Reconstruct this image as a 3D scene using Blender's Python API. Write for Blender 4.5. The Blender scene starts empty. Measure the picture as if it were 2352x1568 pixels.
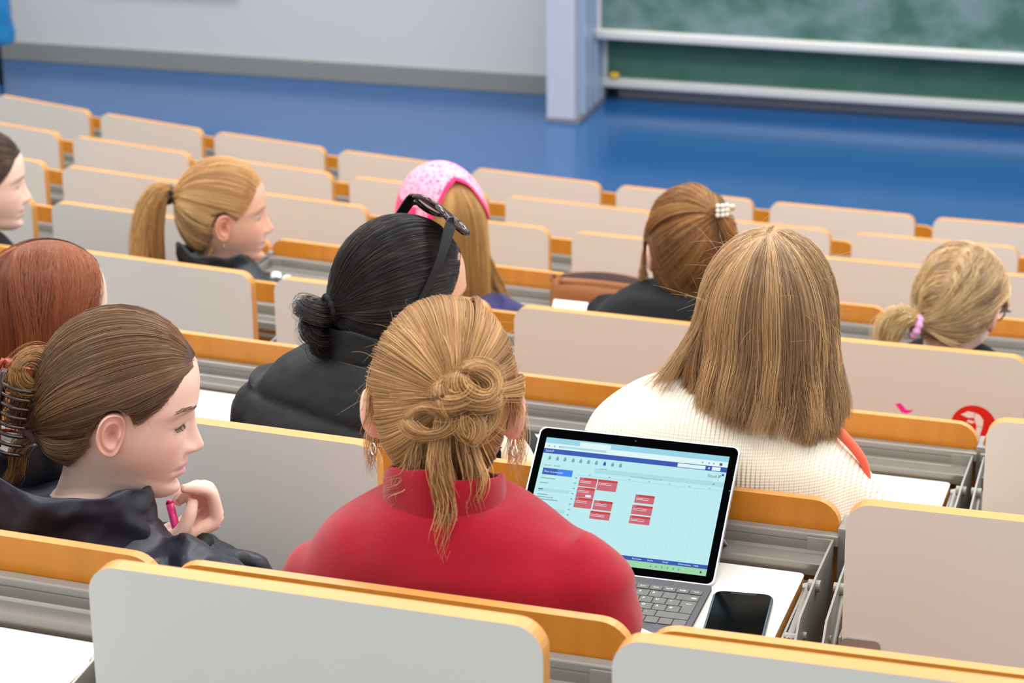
import bpy, bmesh, math, random
import numpy as np
from mathutils import Vector, Matrix, noise

random.seed(7)
RNG = np.random.default_rng(11)
scene = bpy.context.scene
COL = scene.collection

# ------------------------------------------------------------------ camera
CAM = (0.8705, -1.9961, 3.3092)
YAW, PIT, ROLL = -0.32744, 0.35277, -0.01293
FPX = 5700.06
cam = bpy.data.cameras.new('camera')
cam.sensor_width = 36.0
cam.lens = FPX / 2352 * 36.0
cam.clip_end = 100
cam.dof.use_dof = True
cam.dof.focus_distance = 3.15
cam.dof.aperture_fstop = 9.0
cam_o = bpy.data.objects.new('camera', cam)
COL.objects.link(cam_o)
_F = Vector((math.sin(YAW) * math.cos(PIT), math.cos(YAW) * math.cos(PIT), -math.sin(PIT)))
_R = Vector((math.cos(YAW), -math.sin(YAW), 0))
_U = _R.cross(_F)
_R2 = math.cos(ROLL) * _R + math.sin(ROLL) * _U
_U2 = -math.sin(ROLL) * _R + math.cos(ROLL) * _U
cam_o.matrix_world = Matrix((( _R2.x, _U2.x, -_F.x, CAM[0]), (_R2.y, _U2.y, -_F.y, CAM[1]),
                             (_R2.z, _U2.z, -_F.z, CAM[2]), (0, 0, 0, 1)))
scene.camera = cam_o

# ------------------------------------------------------------------ world, lights, exposure
wd = bpy.data.worlds.new('world')
scene.world = wd
wd.use_nodes = True
bg = wd.node_tree.nodes['Background']
bg.inputs['Color'].default_value = (0.93, 0.97, 1.0, 1)
bg.inputs['Strength'].default_value = 1.0


def area(name, loc, rot, sx, sy, power, color):
    l = bpy.data.lights.new(name, 'AREA')
    l.shape = 'RECTANGLE'
    l.size, l.size_y = sx, sy
    l.energy = power
    l.color = color
    o = bpy.data.objects.new(name, l)
    COL.objects.link(o)
    o.location = loc
    o.rotation_euler = rot
    o['kind'] = 'structure'
    return o


for i, (lx, ly, pw) in enumerate([(-3.2, -0.5, 125), (1.4, -0.5, 125), (-3.2, 3.2, 175), (1.4, 3.2, 175), (-3.2, 7.0, 200), (1.4, 7.0, 200)]):
    area('ceiling_light', (lx, ly, 6.3), (0, 0, 0), 3.2, 1.4, pw, (1.0, 0.985, 0.955))
area('window_light', (7.5, 3.0, 4.6), (0, math.radians(66), 0), 3.0, 9.0, 120, (0.95, 0.98, 1.0))

scene.view_settings.view_transform = 'Standard'
scene.view_settings.look = 'None'
scene.view_settings.gamma = 1
scene.view_settings.exposure = 0.0
scene.view_settings.use_curve_mapping = False

# ------------------------------------------------------------------ hall geometry (rows on arcs)
R1, RP, H1, H2, PITCH, PW = 19.75487, 0.80171, 0.195556, -0.00084021, 0.543, 0.4792
AROW = [-0.001022, -0.026889, 0.036389, -0.083527, -0.150176, -0.187465, -0.228734, -0.269377]
PPROW = [1.0072, 1.01679, 1.0, 0.98132, 0.99771, 1.00526, 1.00077, 0.98989]
UF = 0.92                                   # panel top above the floor its seat stands on
ZB = 7 * H1 + 49 * H2 + UF                  # z of row 1 panel top


def row_z(n):
    return ZB - (n - 1) * H1 - (n - 1) ** 2 * H2


def row_r(n):
    return R1 - (n - 1) * RP


def seat_frame(n, k):
    r = row_r(n)
    a = AROW[n - 1] + k * PITCH * PPROW[n - 1] / r
    return Vector((math.sin(a) * r, R1 - math.cos(a) * r, row_z(n) - UF)), a


# ------------------------------------------------------------------ materials
def srgb(r, g, b):
    f = lambda c: (c / 255 / 12.92) if c / 255 <= 0.04045 else ((c / 255 + 0.055) / 1.055) ** 2.4
    return (f(r), f(g), f(b), 1)


def mat(name, col, rough=0.5, metal=0.0, spec=0.5, emit=None, noise_amt=0.0, noise_scale=20.0, bump=0.0, bump_scale=200.0, coat=0.0):
    m = bpy.data.materials.new(name)
    m.use_nodes = True
    nt = m.node_tree
    p = nt.nodes['Principled BSDF']
    p.inputs['Base Color'].default_value = col
    p.inputs['Roughness'].default_value = rough
    p.inputs['Metallic'].default_value = metal
    p.inputs['Specular IOR Level'].default_value = spec
    p.inputs['Coat Weight'].default_value = coat
    if emit:
        p.inputs['Emission Color'].default_value = emit[0]
        p.inputs['Emission Strength'].default_value = emit[1]
    if noise_amt or bump:
        tc = nt.nodes.new('ShaderNodeTexCoord')
    if noise_amt:
        nz = nt.nodes.new('ShaderNodeTexNoise')
        nz.inputs['Scale'].default_value = noise_scale
        nz.inputs['Detail'].default_value = 4
        nt.links.new(tc.outputs['Object'], nz.inputs['Vector'])
        mx = nt.nodes.new('ShaderNodeMix')
        mx.data_type = 'RGBA'
        mx.inputs[6].default_value = tuple(c * (1 - noise_amt) for c in col[:3]) + (1,)
        mx.inputs[7].default_value = tuple(min(1, c * (1 + noise_amt)) for c in col[:3]) + (1,)
        nt.links.new(nz.outputs['Fac'], mx.inputs[0])
        nt.links.new(mx.outputs[2], p.inputs['Base Color'])
    if bump:
        nb = nt.nodes.new('ShaderNodeTexNoise')
        nb.inputs['Scale'].default_value = bump_scale
        nt.links.new(tc.outputs['Object'], nb.inputs['Vector'])
        bp = nt.nodes.new('ShaderNodeBump')
        bp.inputs['Strength'].default_value = bump
        bp.inputs['Distance'].default_value = 0.002
        nt.links.new(nb.outputs['Fac'], bp.inputs['Height'])
        nt.links.new(bp.outputs['Normal'], p.inputs['Normal'])
    return m


def mat_wood(name, c1, c2, scale=(3, 60, 60), rough=0.35):
    m = mat(name, c1, rough, spec=0.4)
    nt = m.node_tree
    p = nt.nodes['Principled BSDF']
    tc = nt.nodes.new('ShaderNodeTexCoord')
    mp = nt.nodes.new('ShaderNodeMapping')
    mp.inputs['Scale'].default_value = scale
    nz = nt.nodes.new('ShaderNodeTexNoise')
    nz.inputs['Scale'].default_value = 1.0
    nz.inputs['Detail'].default_value = 5
    mx = nt.nodes.new('ShaderNodeMix')
    mx.data_type = 'RGBA'
    mx.inputs[6].default_value = c1
    mx.inputs[7].default_value = c2
    nt.links.new(tc.outputs['Object'], mp.inputs['Vector'])
    nt.links.new(mp.outputs['Vector'], nz.inputs['Vector'])
    nt.links.new(nz.outputs['Fac'], mx.inputs[0])
    nt.links.new(mx.outputs[2], p.inputs['Base Color'])
    return m


def mat_attr(name, rough=0.4, spec=0.5, sub=0.0, bump=0.0, bump_scale=400, aniso=0.0):
    """base colour from the mesh's own pigment attribute"""
    m = mat(name, (0.5, 0.5, 0.5, 1), rough, spec=spec, bump=bump, bump_scale=bump_scale)
    nt = m.node_tree
    p = nt.nodes['Principled BSDF']
    at = nt.nodes.new('ShaderNodeAttribute')
    at.attribute_name = 'Col'
    nt.links.new(at.outputs['Color'], p.inputs['Base Color'])
    if sub:
        p.inputs['Subsurface Weight'].default_value = sub
        p.inputs['Subsurface Radius'].default_value = (0.008, 0.003, 0.002)
        p.inputs['Subsurface Scale'].default_value = 1.0
    return m


M = {}
M['laminate'] = mat('desk_laminate', srgb(213, 212, 206), 0.42, spec=0.4, noise_amt=0.025, noise_scale=6)
M['laminate_top'] = mat('desk_top_laminate', srgb(218, 213, 204), 0.42, spec=0.4)
M['ply'] = mat_wood('plywood_edge', srgb(210, 154, 86), srgb(186, 126, 62), (4, 4, 420), 0.4)
M['beech'] = mat_wood('varnished_beech', srgb(208, 134, 34), srgb(182, 106, 20), (40, 40, 5), 0.3)
M['metal'] = mat('grey_painted_metal', srgb(146, 142, 136), 0.38, metal=0.25, noise_amt=0.05, noise_scale=30)
M['steel'] = mat('brushed_steel', srgb(170, 168, 165), 0.3, metal=0.8)
M['tray'] = mat('tray_metal', srgb(142, 138, 131), 0.3, metal=0.45, noise_amt=0.06, noise_scale=18)
M['dark_metal'] = mat('dark_metal', srgb(70, 66, 62), 0.5, metal=0.3)
M['tier'] = mat('tier_lino', srgb(84, 66, 56), 0.6, noise_amt=0.1)
M['silver'] = mat('silver', srgb(235, 232, 226), 0.18, metal=0.9)
M['black'] = mat('black_plastic', srgb(14, 14, 15), 0.35)
M['skin'] = mat_attr('skin', 0.48, 0.35, sub=0.12, bump=0.04, bump_scale=700)
M['hair'] = mat_attr('hair_strands', 0.30, 0.5)
M['cloth_attr'] = mat_attr('cloth_attr', 0.8, 0.2)


# ------------------------------------------------------------------ mesh helpers
def mk(name, V, F, mats, parent=None, smooth=True, mi=None, col=None, dz=0.0, label=None):
    V = np.asarray(V, dtype=np.float32).reshape(-1, 3)
    if dz:
        V = V + np.array([0, 0, dz], dtype=np.float32)
    me = bpy.data.meshes.new(name)
    if isinstance(F, np.ndarray):
        nF, k = F.shape
        me.vertices.add(len(V))
        me.vertices.foreach_set('co', V.ravel())
        me.loops.add(nF * k)
        me.loops.foreach_set('vertex_index', F.astype(np.int32).ravel())
        me.polygons.add(nF)
        me.polygons.foreach_set('loop_start', np.arange(0, nF * k, k, dtype=np.int32))
        me.polygons.foreach_set('loop_total', np.full(nF, k, dtype=np.int32))
        me.update(calc_edges=True)
        me.validate()
    else:
        me.from_pydata(V.tolist(), [], F)
        me.update()
    if not isinstance(mats, (list, tuple)):
        mats = [mats]
    for m in mats:
        me.materials.append(m)
    me.polygons.foreach_set('use_smooth', np.full(len(me.polygons), smooth, dtype=bool))
    if mi is not None:
        me.polygons.foreach_set('material_index', np.asarray(mi, dtype=np.int32))
    if col is not None:
        a = me.attributes.new('Col', 'FLOAT_COLOR', 'POINT')
        c = np.ones((len(V), 4), dtype=np.float32)
        c[:, :3] = col
        a.data.foreach_set('color', c.ravel())
    o = bpy.data.objects.new(name, me)
    COL.objects.link(o)
    if parent:
        o.parent = parent
    if label:
        o['label'] = label
    return o


def empty(name, loc, rz=0.0, label=None, cat=None, group=None):
    o = bpy.data.objects.new(name, None)
    o.empty_display_size = 0.1
    o.location = loc
    o.rotation_euler = (0, 0, rz)
    COL.objects.link(o)
    tag(o, label, cat, group)
    return o


def tag(o, label=None, cat=None, group=None, kind=None):
    if label: o['label'] = label
    if cat: o['category'] = cat
    if group: o['group'] = group
    if kind: o['kind'] = kind
    return o


class MB:
    """collects shapes into one mesh"""
    def __init__(s):
        s.V, s.F, s.I = [], [], []
        s.n = 0

    def add(s, V, F, mi=0):
        V = [tuple(v) for v in V]
        s.V += V
        for f in F:
            s.F.append(tuple(i + s.n for i in f))
            s.I.append(mi)
        s.n += len(V)
        return s

    def box(s, c, d, mi=0, rot=None, bev=0.0, seg=2):
        bm = bmesh.new()
        bmesh.ops.create_cube(bm, size=1)
        bmesh.ops.scale(bm, vec=d, verts=bm.verts)
        if bev:
            bmesh.ops.bevel(bm, geom=bm.edges[:], offset=bev, segments=seg, affect='EDGES', profile=0.5)
        mx = Matrix.Translation(c) @ (rot.to_4x4() if rot else Matrix())
        bm.transform(mx)
        bm.verts.ensure_lookup_table()
        s.add([v.co[:] for v in bm.verts], [[v.index for v in f.verts] for f in bm.faces], mi)
        bm.free()
        return s

    def tube(s, pts, rad, n=12, mi=0, cap=True, sx=1.0):
        V, F = tube(pts, rad, n, cap)
        return s.add(V, F, mi)

    def cyl(s, a, b, r, n=16, mi=0):
        return s.tube([a, b], [r, r], n, mi)

    def prism(s, poly, axis_vec, mi_face=0, mi_side=None):
        """poly: list of 3d points (planar), extruded by axis_vec"""
        n = len(poly)
        a = Vector(axis_vec)
        V = [tuple(p) for p in poly] + [tuple(Vector(p) + a) for p in poly]
        s.add(V, [list(range(n))[::-1], list(range(n, 2 * n))], mi_face)
        s.n -= 2 * n
        base = s.n
        for i in range(n):
            j = (i + 1) % n
            s.F.append((base + i, base + j, base + n + j, base + n + i))
            s.I.append(mi_face if mi_side is None else mi_side)
        s.n += 2 * n
        return s

    def build(s, name, mats, parent=None, smooth=False, dz=0.0, label=None, fix=True):
        o = mk(name, s.V, s.F, mats, parent, smooth, s.I, dz=dz, label=label)
        if fix:
            bm = bmesh.new()
            bm.from_mesh(o.data)
            bmesh.ops.recalc_face_normals(bm, faces=bm.faces)
            bm.to_mesh(o.data)
            bm.free()
        return o


def crom(P, sub):
    """Catmull-Rom through rows of P"""
    P = np.asarray(P, dtype=float)
    n = len(P)
    if n < 3:
        t = np.linspace(0, 1, sub + 1)[:, None]
        return P[0] * (1 - t) + P[-1] * t
    E = np.vstack([2 * P[0] - P[1], P, 2 * P[-1] - P[-2]])
    out = []
    for i in range(n - 1):
        p0, p1, p2, p3 = E[i], E[i + 1], E[i + 2], E[i + 3]
        for j in range(sub):
            t = j / sub
            out.append(0.5 * ((2 * p1) + (-p0 + p2) * t + (2 * p0 - 5 * p1 + 4 * p2 - p3) * t * t + (-p0 + 3 * p1 - 3 * p2 + p3) * t ** 3))
    out.append(P[-1])
    return np.array(out)


def tube(pts, rad, n=12, cap=True):
    P = np.asarray(pts, dtype=float)
    m = len(P)
    rad = np.asarray(rad, dtype=float)
    if rad.ndim == 0:
        rad = np.full(m, float(rad))
    T = np.gradient(P, axis=0)
    T /= np.linalg.norm(T, axis=1)[:, None] + 1e-12
    up = np.array([0, 0, 1.0]) if abs(T[0][2]) < 0.9 else np.array([0, 1.0, 0])
    N = np.cross(T[0], up)
    N /= np.linalg.norm(N)
    V, F = [], []
    for i in range(m):
        N = N - T[i] * (N @ T[i])
        N /= np.linalg.norm(N) + 1e-12
        B = np.cross(T[i], N)
        for j in range(n):
            a = 2 * math.pi * j / n
            V.append(P[i] + rad[i] * (math.cos(a) * N + math.sin(a) * B))
    for i in range(m - 1):
        for j in range(n):
            k = (j + 1) % n
            F.append((i * n + j, i * n + k, (i + 1) * n + k, (i + 1) * n + j))
    if cap:
        F.append(tuple(range(n))[::-1])
        F.append(tuple((m - 1) * n + j for j in range(n)))
    return V, F


def rrect(w, h, r, cx=0, cy=0, seg=6, r2=None):
    """rounded rectangle points; r2 = radius of the lower corners"""
    pts = []
    r2 = r if r2 is None else r2
    for sx, sy, a0, rr in ((1, 1, 0, r), (-1, 1, 90, r), (-1, -1, 180, r2), (1, -1, 270, r2)):
        for i in range(seg + 1):
            a = math.radians(a0 + 90 * i / seg)
            pts.append((cx + sx * (w / 2 - rr) + rr * math.cos(a), cy + sy * (h / 2 - rr) + rr * math.sin(a)))
    return pts


def remesh(V, F, voxel, smooth_it=6):
    me = bpy.data.meshes.new('tmp')
    me.from_pydata([tuple(v) for v in V], [], [tuple(f) for f in F])
    me.update()
    bm = bmesh.new()
    bm.from_mesh(me)
    bmesh.ops.recalc_face_normals(bm, faces=bm.faces)
    bm.to_mesh(me)
    bm.free()
    o = bpy.data.objects.new('tmp', me)
    COL.objects.link(o)
    r = o.modifiers.new('r', 'REMESH')
    r.mode = 'VOXEL'
    r.voxel_size = voxel
    s = o.modifiers.new('s', 'SMOOTH')
    s.factor = 0.5
    s.iterations = smooth_it
    dg = bpy.context.evaluated_depsgraph_get()
    dg.update()
    me2 = bpy.data.meshes.new_from_object(o.evaluated_get(dg))
    nv = len(me2.vertices)
    co = np.empty(nv * 3, dtype=np.float32)
    me2.vertices.foreach_get('co', co)
    no = np.empty(nv * 3, dtype=np.float32)
    me2.vertex_normals.foreach_get('vector', no)
    Fq = [tuple(p.vertices) for p in me2.polygons]
    bpy.data.objects.remove(o)
    bpy.data.meshes.remove(me)
    bpy.data.meshes.remove(me2)
    return co.reshape(-1, 3).astype(float), no.reshape(-1, 3).astype(float), Fq


def fbm(co, scale, seed=0.0, octv=3):
    return np.array([noise.fractal(Vector((p[0] * scale + seed, p[1] * scale, p[2] * scale)), 1.0, 2.0, octv) for p in co])


def text_mesh(s, size):
    cu = bpy.data.curves.new('t', 'FONT')
    cu.body = s
    cu.size = size
    cu.align_x = 'CENTER'
    cu.align_y = 'CENTER'
    cu.resolution_u = 2
    o = bpy.data.objects.new('t', cu)
    COL.objects.link(o)
    dg = bpy.context.evaluated_depsgraph_get()
    dg.update()
    me = bpy.data.meshes.new_from_object(o.evaluated_get(dg))
    V = [tuple(v.co) for v in me.vertices]
    F = [tuple(p.vertices) for p in me.polygons]
    bpy.data.objects.remove(o)
    bpy.data.curves.remove(cu)
    bpy.data.meshes.remove(me)
    return V, F


# ------------------------------------------------------------------ the hall: floor, tiers, front wall
def struct(o):
    o['kind'] = 'structure'
    return o


m = mat('blue_lino_floor', srgb(28, 84, 140), 0.2, spec=0.85, noise_amt=0.10, noise_scale=1.2)
struct(MB().box((-1, 8.0, -0.05), (26, 26, 0.1)).build('floor', m))

for n in range(1, 8):                      # stepped tiers the seat rows stand on
    ro, ri = row_r(n) - 0.17, row_r(n + 1) - 0.17
    if n == 1:
        ro = R1 + 2.2
    zt = row_z(n) - UF
    V, F = [], []
    A = np.radians(np.linspace(-31, 17, 49))
    for a in A:
        for r in (ro, ri):
            for z in (zt, 0.0 if n > 6 else zt - 0.5):
                V.append((math.sin(a) * r, R1 - math.cos(a) * r, max(z, 0.001)))
    for i in range(len(A) - 1):
        b, c = 4 * i, 4 * (i + 1)
        F += [(b, c, c + 2, b + 2), (b + 2, c + 2, c + 3, b + 3), (b, b + 1, c + 1, c)]
    struct(mk('floor', V, F, M['tier'], smooth=False))

# front wall: pale panels left of the pillar, chalkboards right of it
WA = math.radians(1.3)
wx, wn = Vector((math.cos(WA), math.sin(WA), 0)), Vector((-math.sin(WA), math.cos(WA), 0))
WO = Vector((-2.685, 10.107, 0))           # foot of the boards, at the pillar


def wp(u, v, z):                           # u along the wall, v into the wall
    return WO + wx * u + wn * v + Vector((0, 0, z))


def wbox(mb, u0, u1, v0, v1, z0, z1, mi=0, bev=0.0):
    return mb.box(wp((u0 + u1) / 2, (v0 + v1) / 2, (z0 + z1) / 2), (u1 - u0, v1 - v0, z1 - z0), mi,
                  Matrix.Rotation(WA, 3, 'Z'), bev)


mw = mat('pale_wall_panel', srgb(196, 195, 194), 0.55, noise_amt=0.03, noise_scale=1.0)
struct(wbox(MB(), -9, 8, 0.25, 0.4, 0, 6).build('wall_front', mw))
struct(wbox(MB(), -9, -0.1, 0.045, 0.25, 0.10, 5).build('wall_front', mw))
mb = MB()
wbox(mb, -9, -0.2, 0.03, 0.25, 0, 0.105, bev=0.004)
struct(mb.build('baseboard_front', mat('grey_skirting', srgb(130, 130, 126), 0.5)))
mb = MB()
wbox(mb, 0.02, 8, 0.10, 0.25, 0, 0.09, bev=0.004)
struct(mb.build('baseboard_front', mat('board_plinth', srgb(140, 142, 152), 0.45)))
mp = mat('pillar_paint', srgb(180, 183, 198), 0.4)
mb = MB()
wbox(mb, -0.205, -0.055, -0.47, 0.25, 0.0, 5, bev=0.006)
struct(mb.build('trim_1', mp))
mb = MB()                                  # board guide tracks on the pillar's right cheek
for v in (-0.33, -0.22, -0.10, 0.0):
    wbox(mb, -0.055, -0.032, v - 0.022, v + 0.022, 0.0, 5, bev=0.003)
struct(mb.build('trim_2', mat('guide_track_aluminium', srgb(176, 194, 216), 0.3, metal=0.35)))
mb = MB()
wbox(mb, -0.21, -0.03, -0.475, 0.0, 0.0, 0.022)
struct(mb.build('baseboard_left', mat('pillar_foot', srgb(120, 118, 122), 0.5)))


def chalk_mat(name, base, smear, amt):
    m = mat(name, base, 0.55, spec=0.35)
    nt = m.node_tree
    p = nt.nodes['Principled BSDF']
    tc = nt.nodes.new('ShaderNodeTexCoord')
    mp_ = nt.nodes.new('ShaderNodeMapping')
    mp_.inputs['Scale'].default_value = (2.2, 2.2, 3.0)
    nz = nt.nodes.new('ShaderNodeTexNoise')
    nz.inputs['Scale'].default_value = 1.6
    nz.inputs['Detail'].default_value = 3
    nz.inputs['Roughness'].default_value = 0.6
    rp = nt.nodes.new('ShaderNodeValToRGB')
    rp.color_ramp.elements[0].position = 0.36
    rp.color_ramp.elements[1].position = 0.66
    rp.color_ramp.elements[0].color = (0, 0, 0, 1)
    rp.color_ramp.elements[1].color = (amt, amt, amt, 1)
    mx = nt.nodes.new('ShaderNodeMix')
    mx.data_type = 'RGBA'
    mx.inputs[6].default_value = base
    mx.inputs[7].default_value = smear
    nt.links.new(tc.outputs['Object'], mp_.inputs['Vector'])
    nt.links.new(mp_.outputs['Vector'], nz.inputs['Vector'])
    nt.links.new(nz.outputs['Fac'], rp.inputs['Fac'])
    nt.links.new(rp.outputs['Color'], mx.inputs[0])
    nt.links.new(mx.outputs[2], p.inputs['Base Color'])
    return m


rail_m = mat('board_rail_white', srgb(214, 212, 208), 0.4, metal=0.1)
# upper board (slides in front), lower board behind it
for name, u0, v, z0, z1, bm_, lab in (
        ('chalkboard', -0.06, -0.10, 0.36, 2.0, chalk_mat('chalk_green_dusty', srgb(62, 100, 88), srgb(124, 146, 148), 0.72), 'green chalkboard smeared with pale chalk dust, upper one on the front wall'),
        ('chalkboard', -0.03, 0.03, 0.075, 1.7, chalk_mat('chalk_green_clean', srgb(58, 104, 88), srgb(84, 122, 110), 0.5), 'darker clean green chalkboard, lower one just above the blue floor')):
    root = empty(name, wp(3.4, v, z0), WA, lab, 'chalkboard')
    L = 6.9 - 0.03
    mb = MB().box((0, 0, (z1 - z0) / 2 + 0.02), (L, 0.022, z1 - z0))
    mb.build('writing_surface', bm_, root)
    mb = MB().box((0, -0.018, 0.026), (L + 0.02, 0.05, 0.052), bev=0.012, seg=3)
    mb.build('chalk_rail', rail_m, root, smooth=True)
    MB().box((-L / 2 + 0.01, -0.004, (z1 - z0) / 2), (0.02, 0.034, z1 - z0)).build('side_frame', rail_m, root)
sp = MB().box(wp(0.03, -0.012, 0.144), (0.045, 0.03, 0.028), bev=0.006).build('sponge', mat('yellow_sponge', srgb(236, 190, 60), 0.9, noise_amt=0.1, noise_scale=80), smooth=True)
tag(sp, 'small yellow sponge at the left end of the lower white board rail', 'sponge')
# dark wall panel whose lower edge shows at the top
mb = MB()
wbox(mb, -3.0, -2.07, -0.01, 0.05, 0.475, 1.3, bev=0.006)
o = mb.build('wall_screen', mat('navy_screen', srgb(58, 66, 96), 0.4))
tag(o, 'dark navy panel on the pale front wall, cut by the top edge', 'screen')

# ------------------------------------------------------------------ seat units: backrest, metal frame and fold-up desk
def leaf_mesh(name, up):
    """desk leaf: laminate faces, plywood edges; up = stands vertical, else lies flat"""
    w, h, t = (PW, 0.33, 0.021)
    mb = MB()
    P = rrect(w, h, 0.03, 0, -h / 2, 7)
    if up:
        poly = [(x, 0.0, z) for x, z in P]
        ax = (0, t, 0)
    else:
        P = rrect(0.464, 0.33, 0.008, 0, 0, 3, 0.03)
        poly = [(x, -0.007 + y, -0.184 + 0.03 * y) for x, y in P]
        ax = (0, 0, -t)
    mb.prism(poly, ax, 0, 1)
    o = mb.build(name, [M['laminate'] if up else M['laminate_top'], M['ply']], None, dz=UF)
    return o


def seat_parts():
    """list of (name, object, subparts) in seat coordinates"""
    out = {}
    # backrest: curved plywood board
    mb = MB()
    P = rrect(0.528, 0.34, 0.035, 0, -0.27, 7, 0.02)
    mb.prism([(x, 0.222, z) for x, z in P], (0, 0.014, 0), 0, 1)
    out['backrest_board'] = mb.build('backrest_board', [M['beech'], M['ply']], None, dz=UF)
    mb = MB().box((0, 0.2125, -0.150), (0.532, 0.017, 0.016), bev=0.002)
    out['frame_rail'] = mb.build('frame_rail', M['metal'], None, dz=UF)
    mb = MB()                            # pen tray, folded sheet
    prof = [(0.2025, -0.152), (0.2005, -0.152), (0.2005, -0.166), (0.196, -0.170), (0.168, -0.170), (0.168, -0.184), (0.165, -0.184),
            (0.165, -0.168), (0.1665, -0.166), (0.195, -0.166), (0.2025, -0.163)]
    mb.prism([(-0.257, y, z) for y, z in prof], (0.514, 0, 0))
    mb.box((0, 0.1635, -0.196), (0.5, 0.006, 0.006))
    out['pen_tray'] = mb.build('pen_tray', M['tray'], None, dz=UF)
    # side plates
    for s in (-1, 1):
        poly = [(0.2, -0.146), (0.10, -0.150), (-0.005, -0.163), (-0.045, -0.20), (-0.06, -0.30), (0.05, -0.33), (0.2, -0.30)]
        mb = MB().prism([(s * 0.2605, y, z) for y, z in poly], (s * -0.003, 0, 0))
        mb.prism([(s * 0.2605, 0.2, -0.146), (s * 0.2605, 0.2, -0.17), (s * 0.225, 0.2, -0.17), (s * 0.225, 0.2, -0.146)], (0, 0.003, 0))
        mb.cyl((s * 0.25, 0.092, -0.163), (s * 0.266, 0.092, -0.163), 0.008)
        mb.cyl((s * 0.256, 0.02, -0.2), (s * 0.264, 0.02, -0.2), 0.005)
        out['side_plate%d' % s] = mb.build('side_plate', M['metal'], None, dz=UF)
    # post under the frame
    mb = MB().box((0.2715, 0.235, -0.132 - 0.39), (0.016, 0.05, 0.78), bev=0.002)
    mb.box((0.2715, 0.235, -0.914), (0.05, 0.12, 0.012))
    out['support_post'] = mb.build('support_post', M['metal'], None, dz=UF)
    # seat pan
    mb = MB().box((0, 0.43, -0.535), (0.43, 0.38, 0.016), bev=0.006)
    mb.box((0, 0.255, -0.44), (0.12, 0.03, 0.20))
    out['seat_pan'] = mb.build('seat_pan', M['beech'], None, dz=UF)
    # hinges for the raised leaf
    for s in (-1, 1):
        mb = MB()
        P = rrect(0.05, 0.075, 0.008, s * 0.2150, -0.222, 4)
        mb.prism([(x, -0.003, z) for x, z in P], (0, 0.0028, 0))
        mb.box((s * 0.2415, 0.012, -0.222), (0.003, 0.03, 0.075))
        out['hinge_bracket%d' % s] = mb.build('hinge_bracket', M['metal'], None, dz=UF)
        mb = MB().cyl((s * 0.213, -0.0055, -0.203), (s * 0.213, -0.003, -0.203), 0.0078, 14)
        mb.box((s * 0.213, -0.0056, -0.203), (0.008, 0.0006, 0.0016), 1)
        mb.box((s * 0.213, -0.0056, -0.203), (0.0016, 0.0006, 0.008), 1)
        out['screw%d' % s] = mb.build('screw', [M['steel'], M['dark_metal']], None, dz=UF)
        mb = MB().tube([(s * 0.249, 0.10, -0.165), (s * 0.249, 0.01, -0.30)], [0.0065, 0.0065], 8)
        mb.tube([(s * 0.2545, 0.10, -0.165), (s * 0.2545, -0.005, -0.23)], [0.004, 0.004], 8)
        out['hinge_arm%d' % s] = mb.build('hinge_arm', M['metal'], None, dz=UF)
        # arms beside the lowered leaf
        mb = MB()
        mb.prism([(s * 0.2375, 0.125, -0.183), (s * 0.2375, -0.01, -0.190), (s * 0.2375, -0.05, -0.215), (s * 0.2375, -0.035, -0.235), (s * 0.2375, 0.0, -0.214), (s * 0.2375, 0.125, -0.203)], (s * 0.003, 0, 0))
        mb.tube([(s * 0.2475, 0.115, -0.176), (s * 0.2475, -0.012, -0.194)], [0.0055, 0.0055], 8)
        mb.cyl((s * 0.2405, -0.004, -0.193), (s * 0.256, -0.004, -0.193), 0.0065, 12)
        mb.cyl((s * 0.2405, 0.112, -0.178), (s * 0.258, 0.112, -0.172), 0.0065, 12)
        out['folding_arm%d' % s] = mb.build('folding_arm', M['metal'], None, dz=UF)
    out['up'] = leaf_mesh('desk_leaf', True)
    out['down'] = leaf_mesh('desk_leaf', False)
    return out


PARTS = seat_parts()
USED = set()


def inst(key, parent, name=None):
    p = PARTS[key]
    if key in USED:
        c = p.copy()
        c.name = name or p.name.split('.')[0]
        COL.objects.link(c)
    else:
        c = p
        USED.add(key)
    c.parent = parent
    return c


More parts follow.
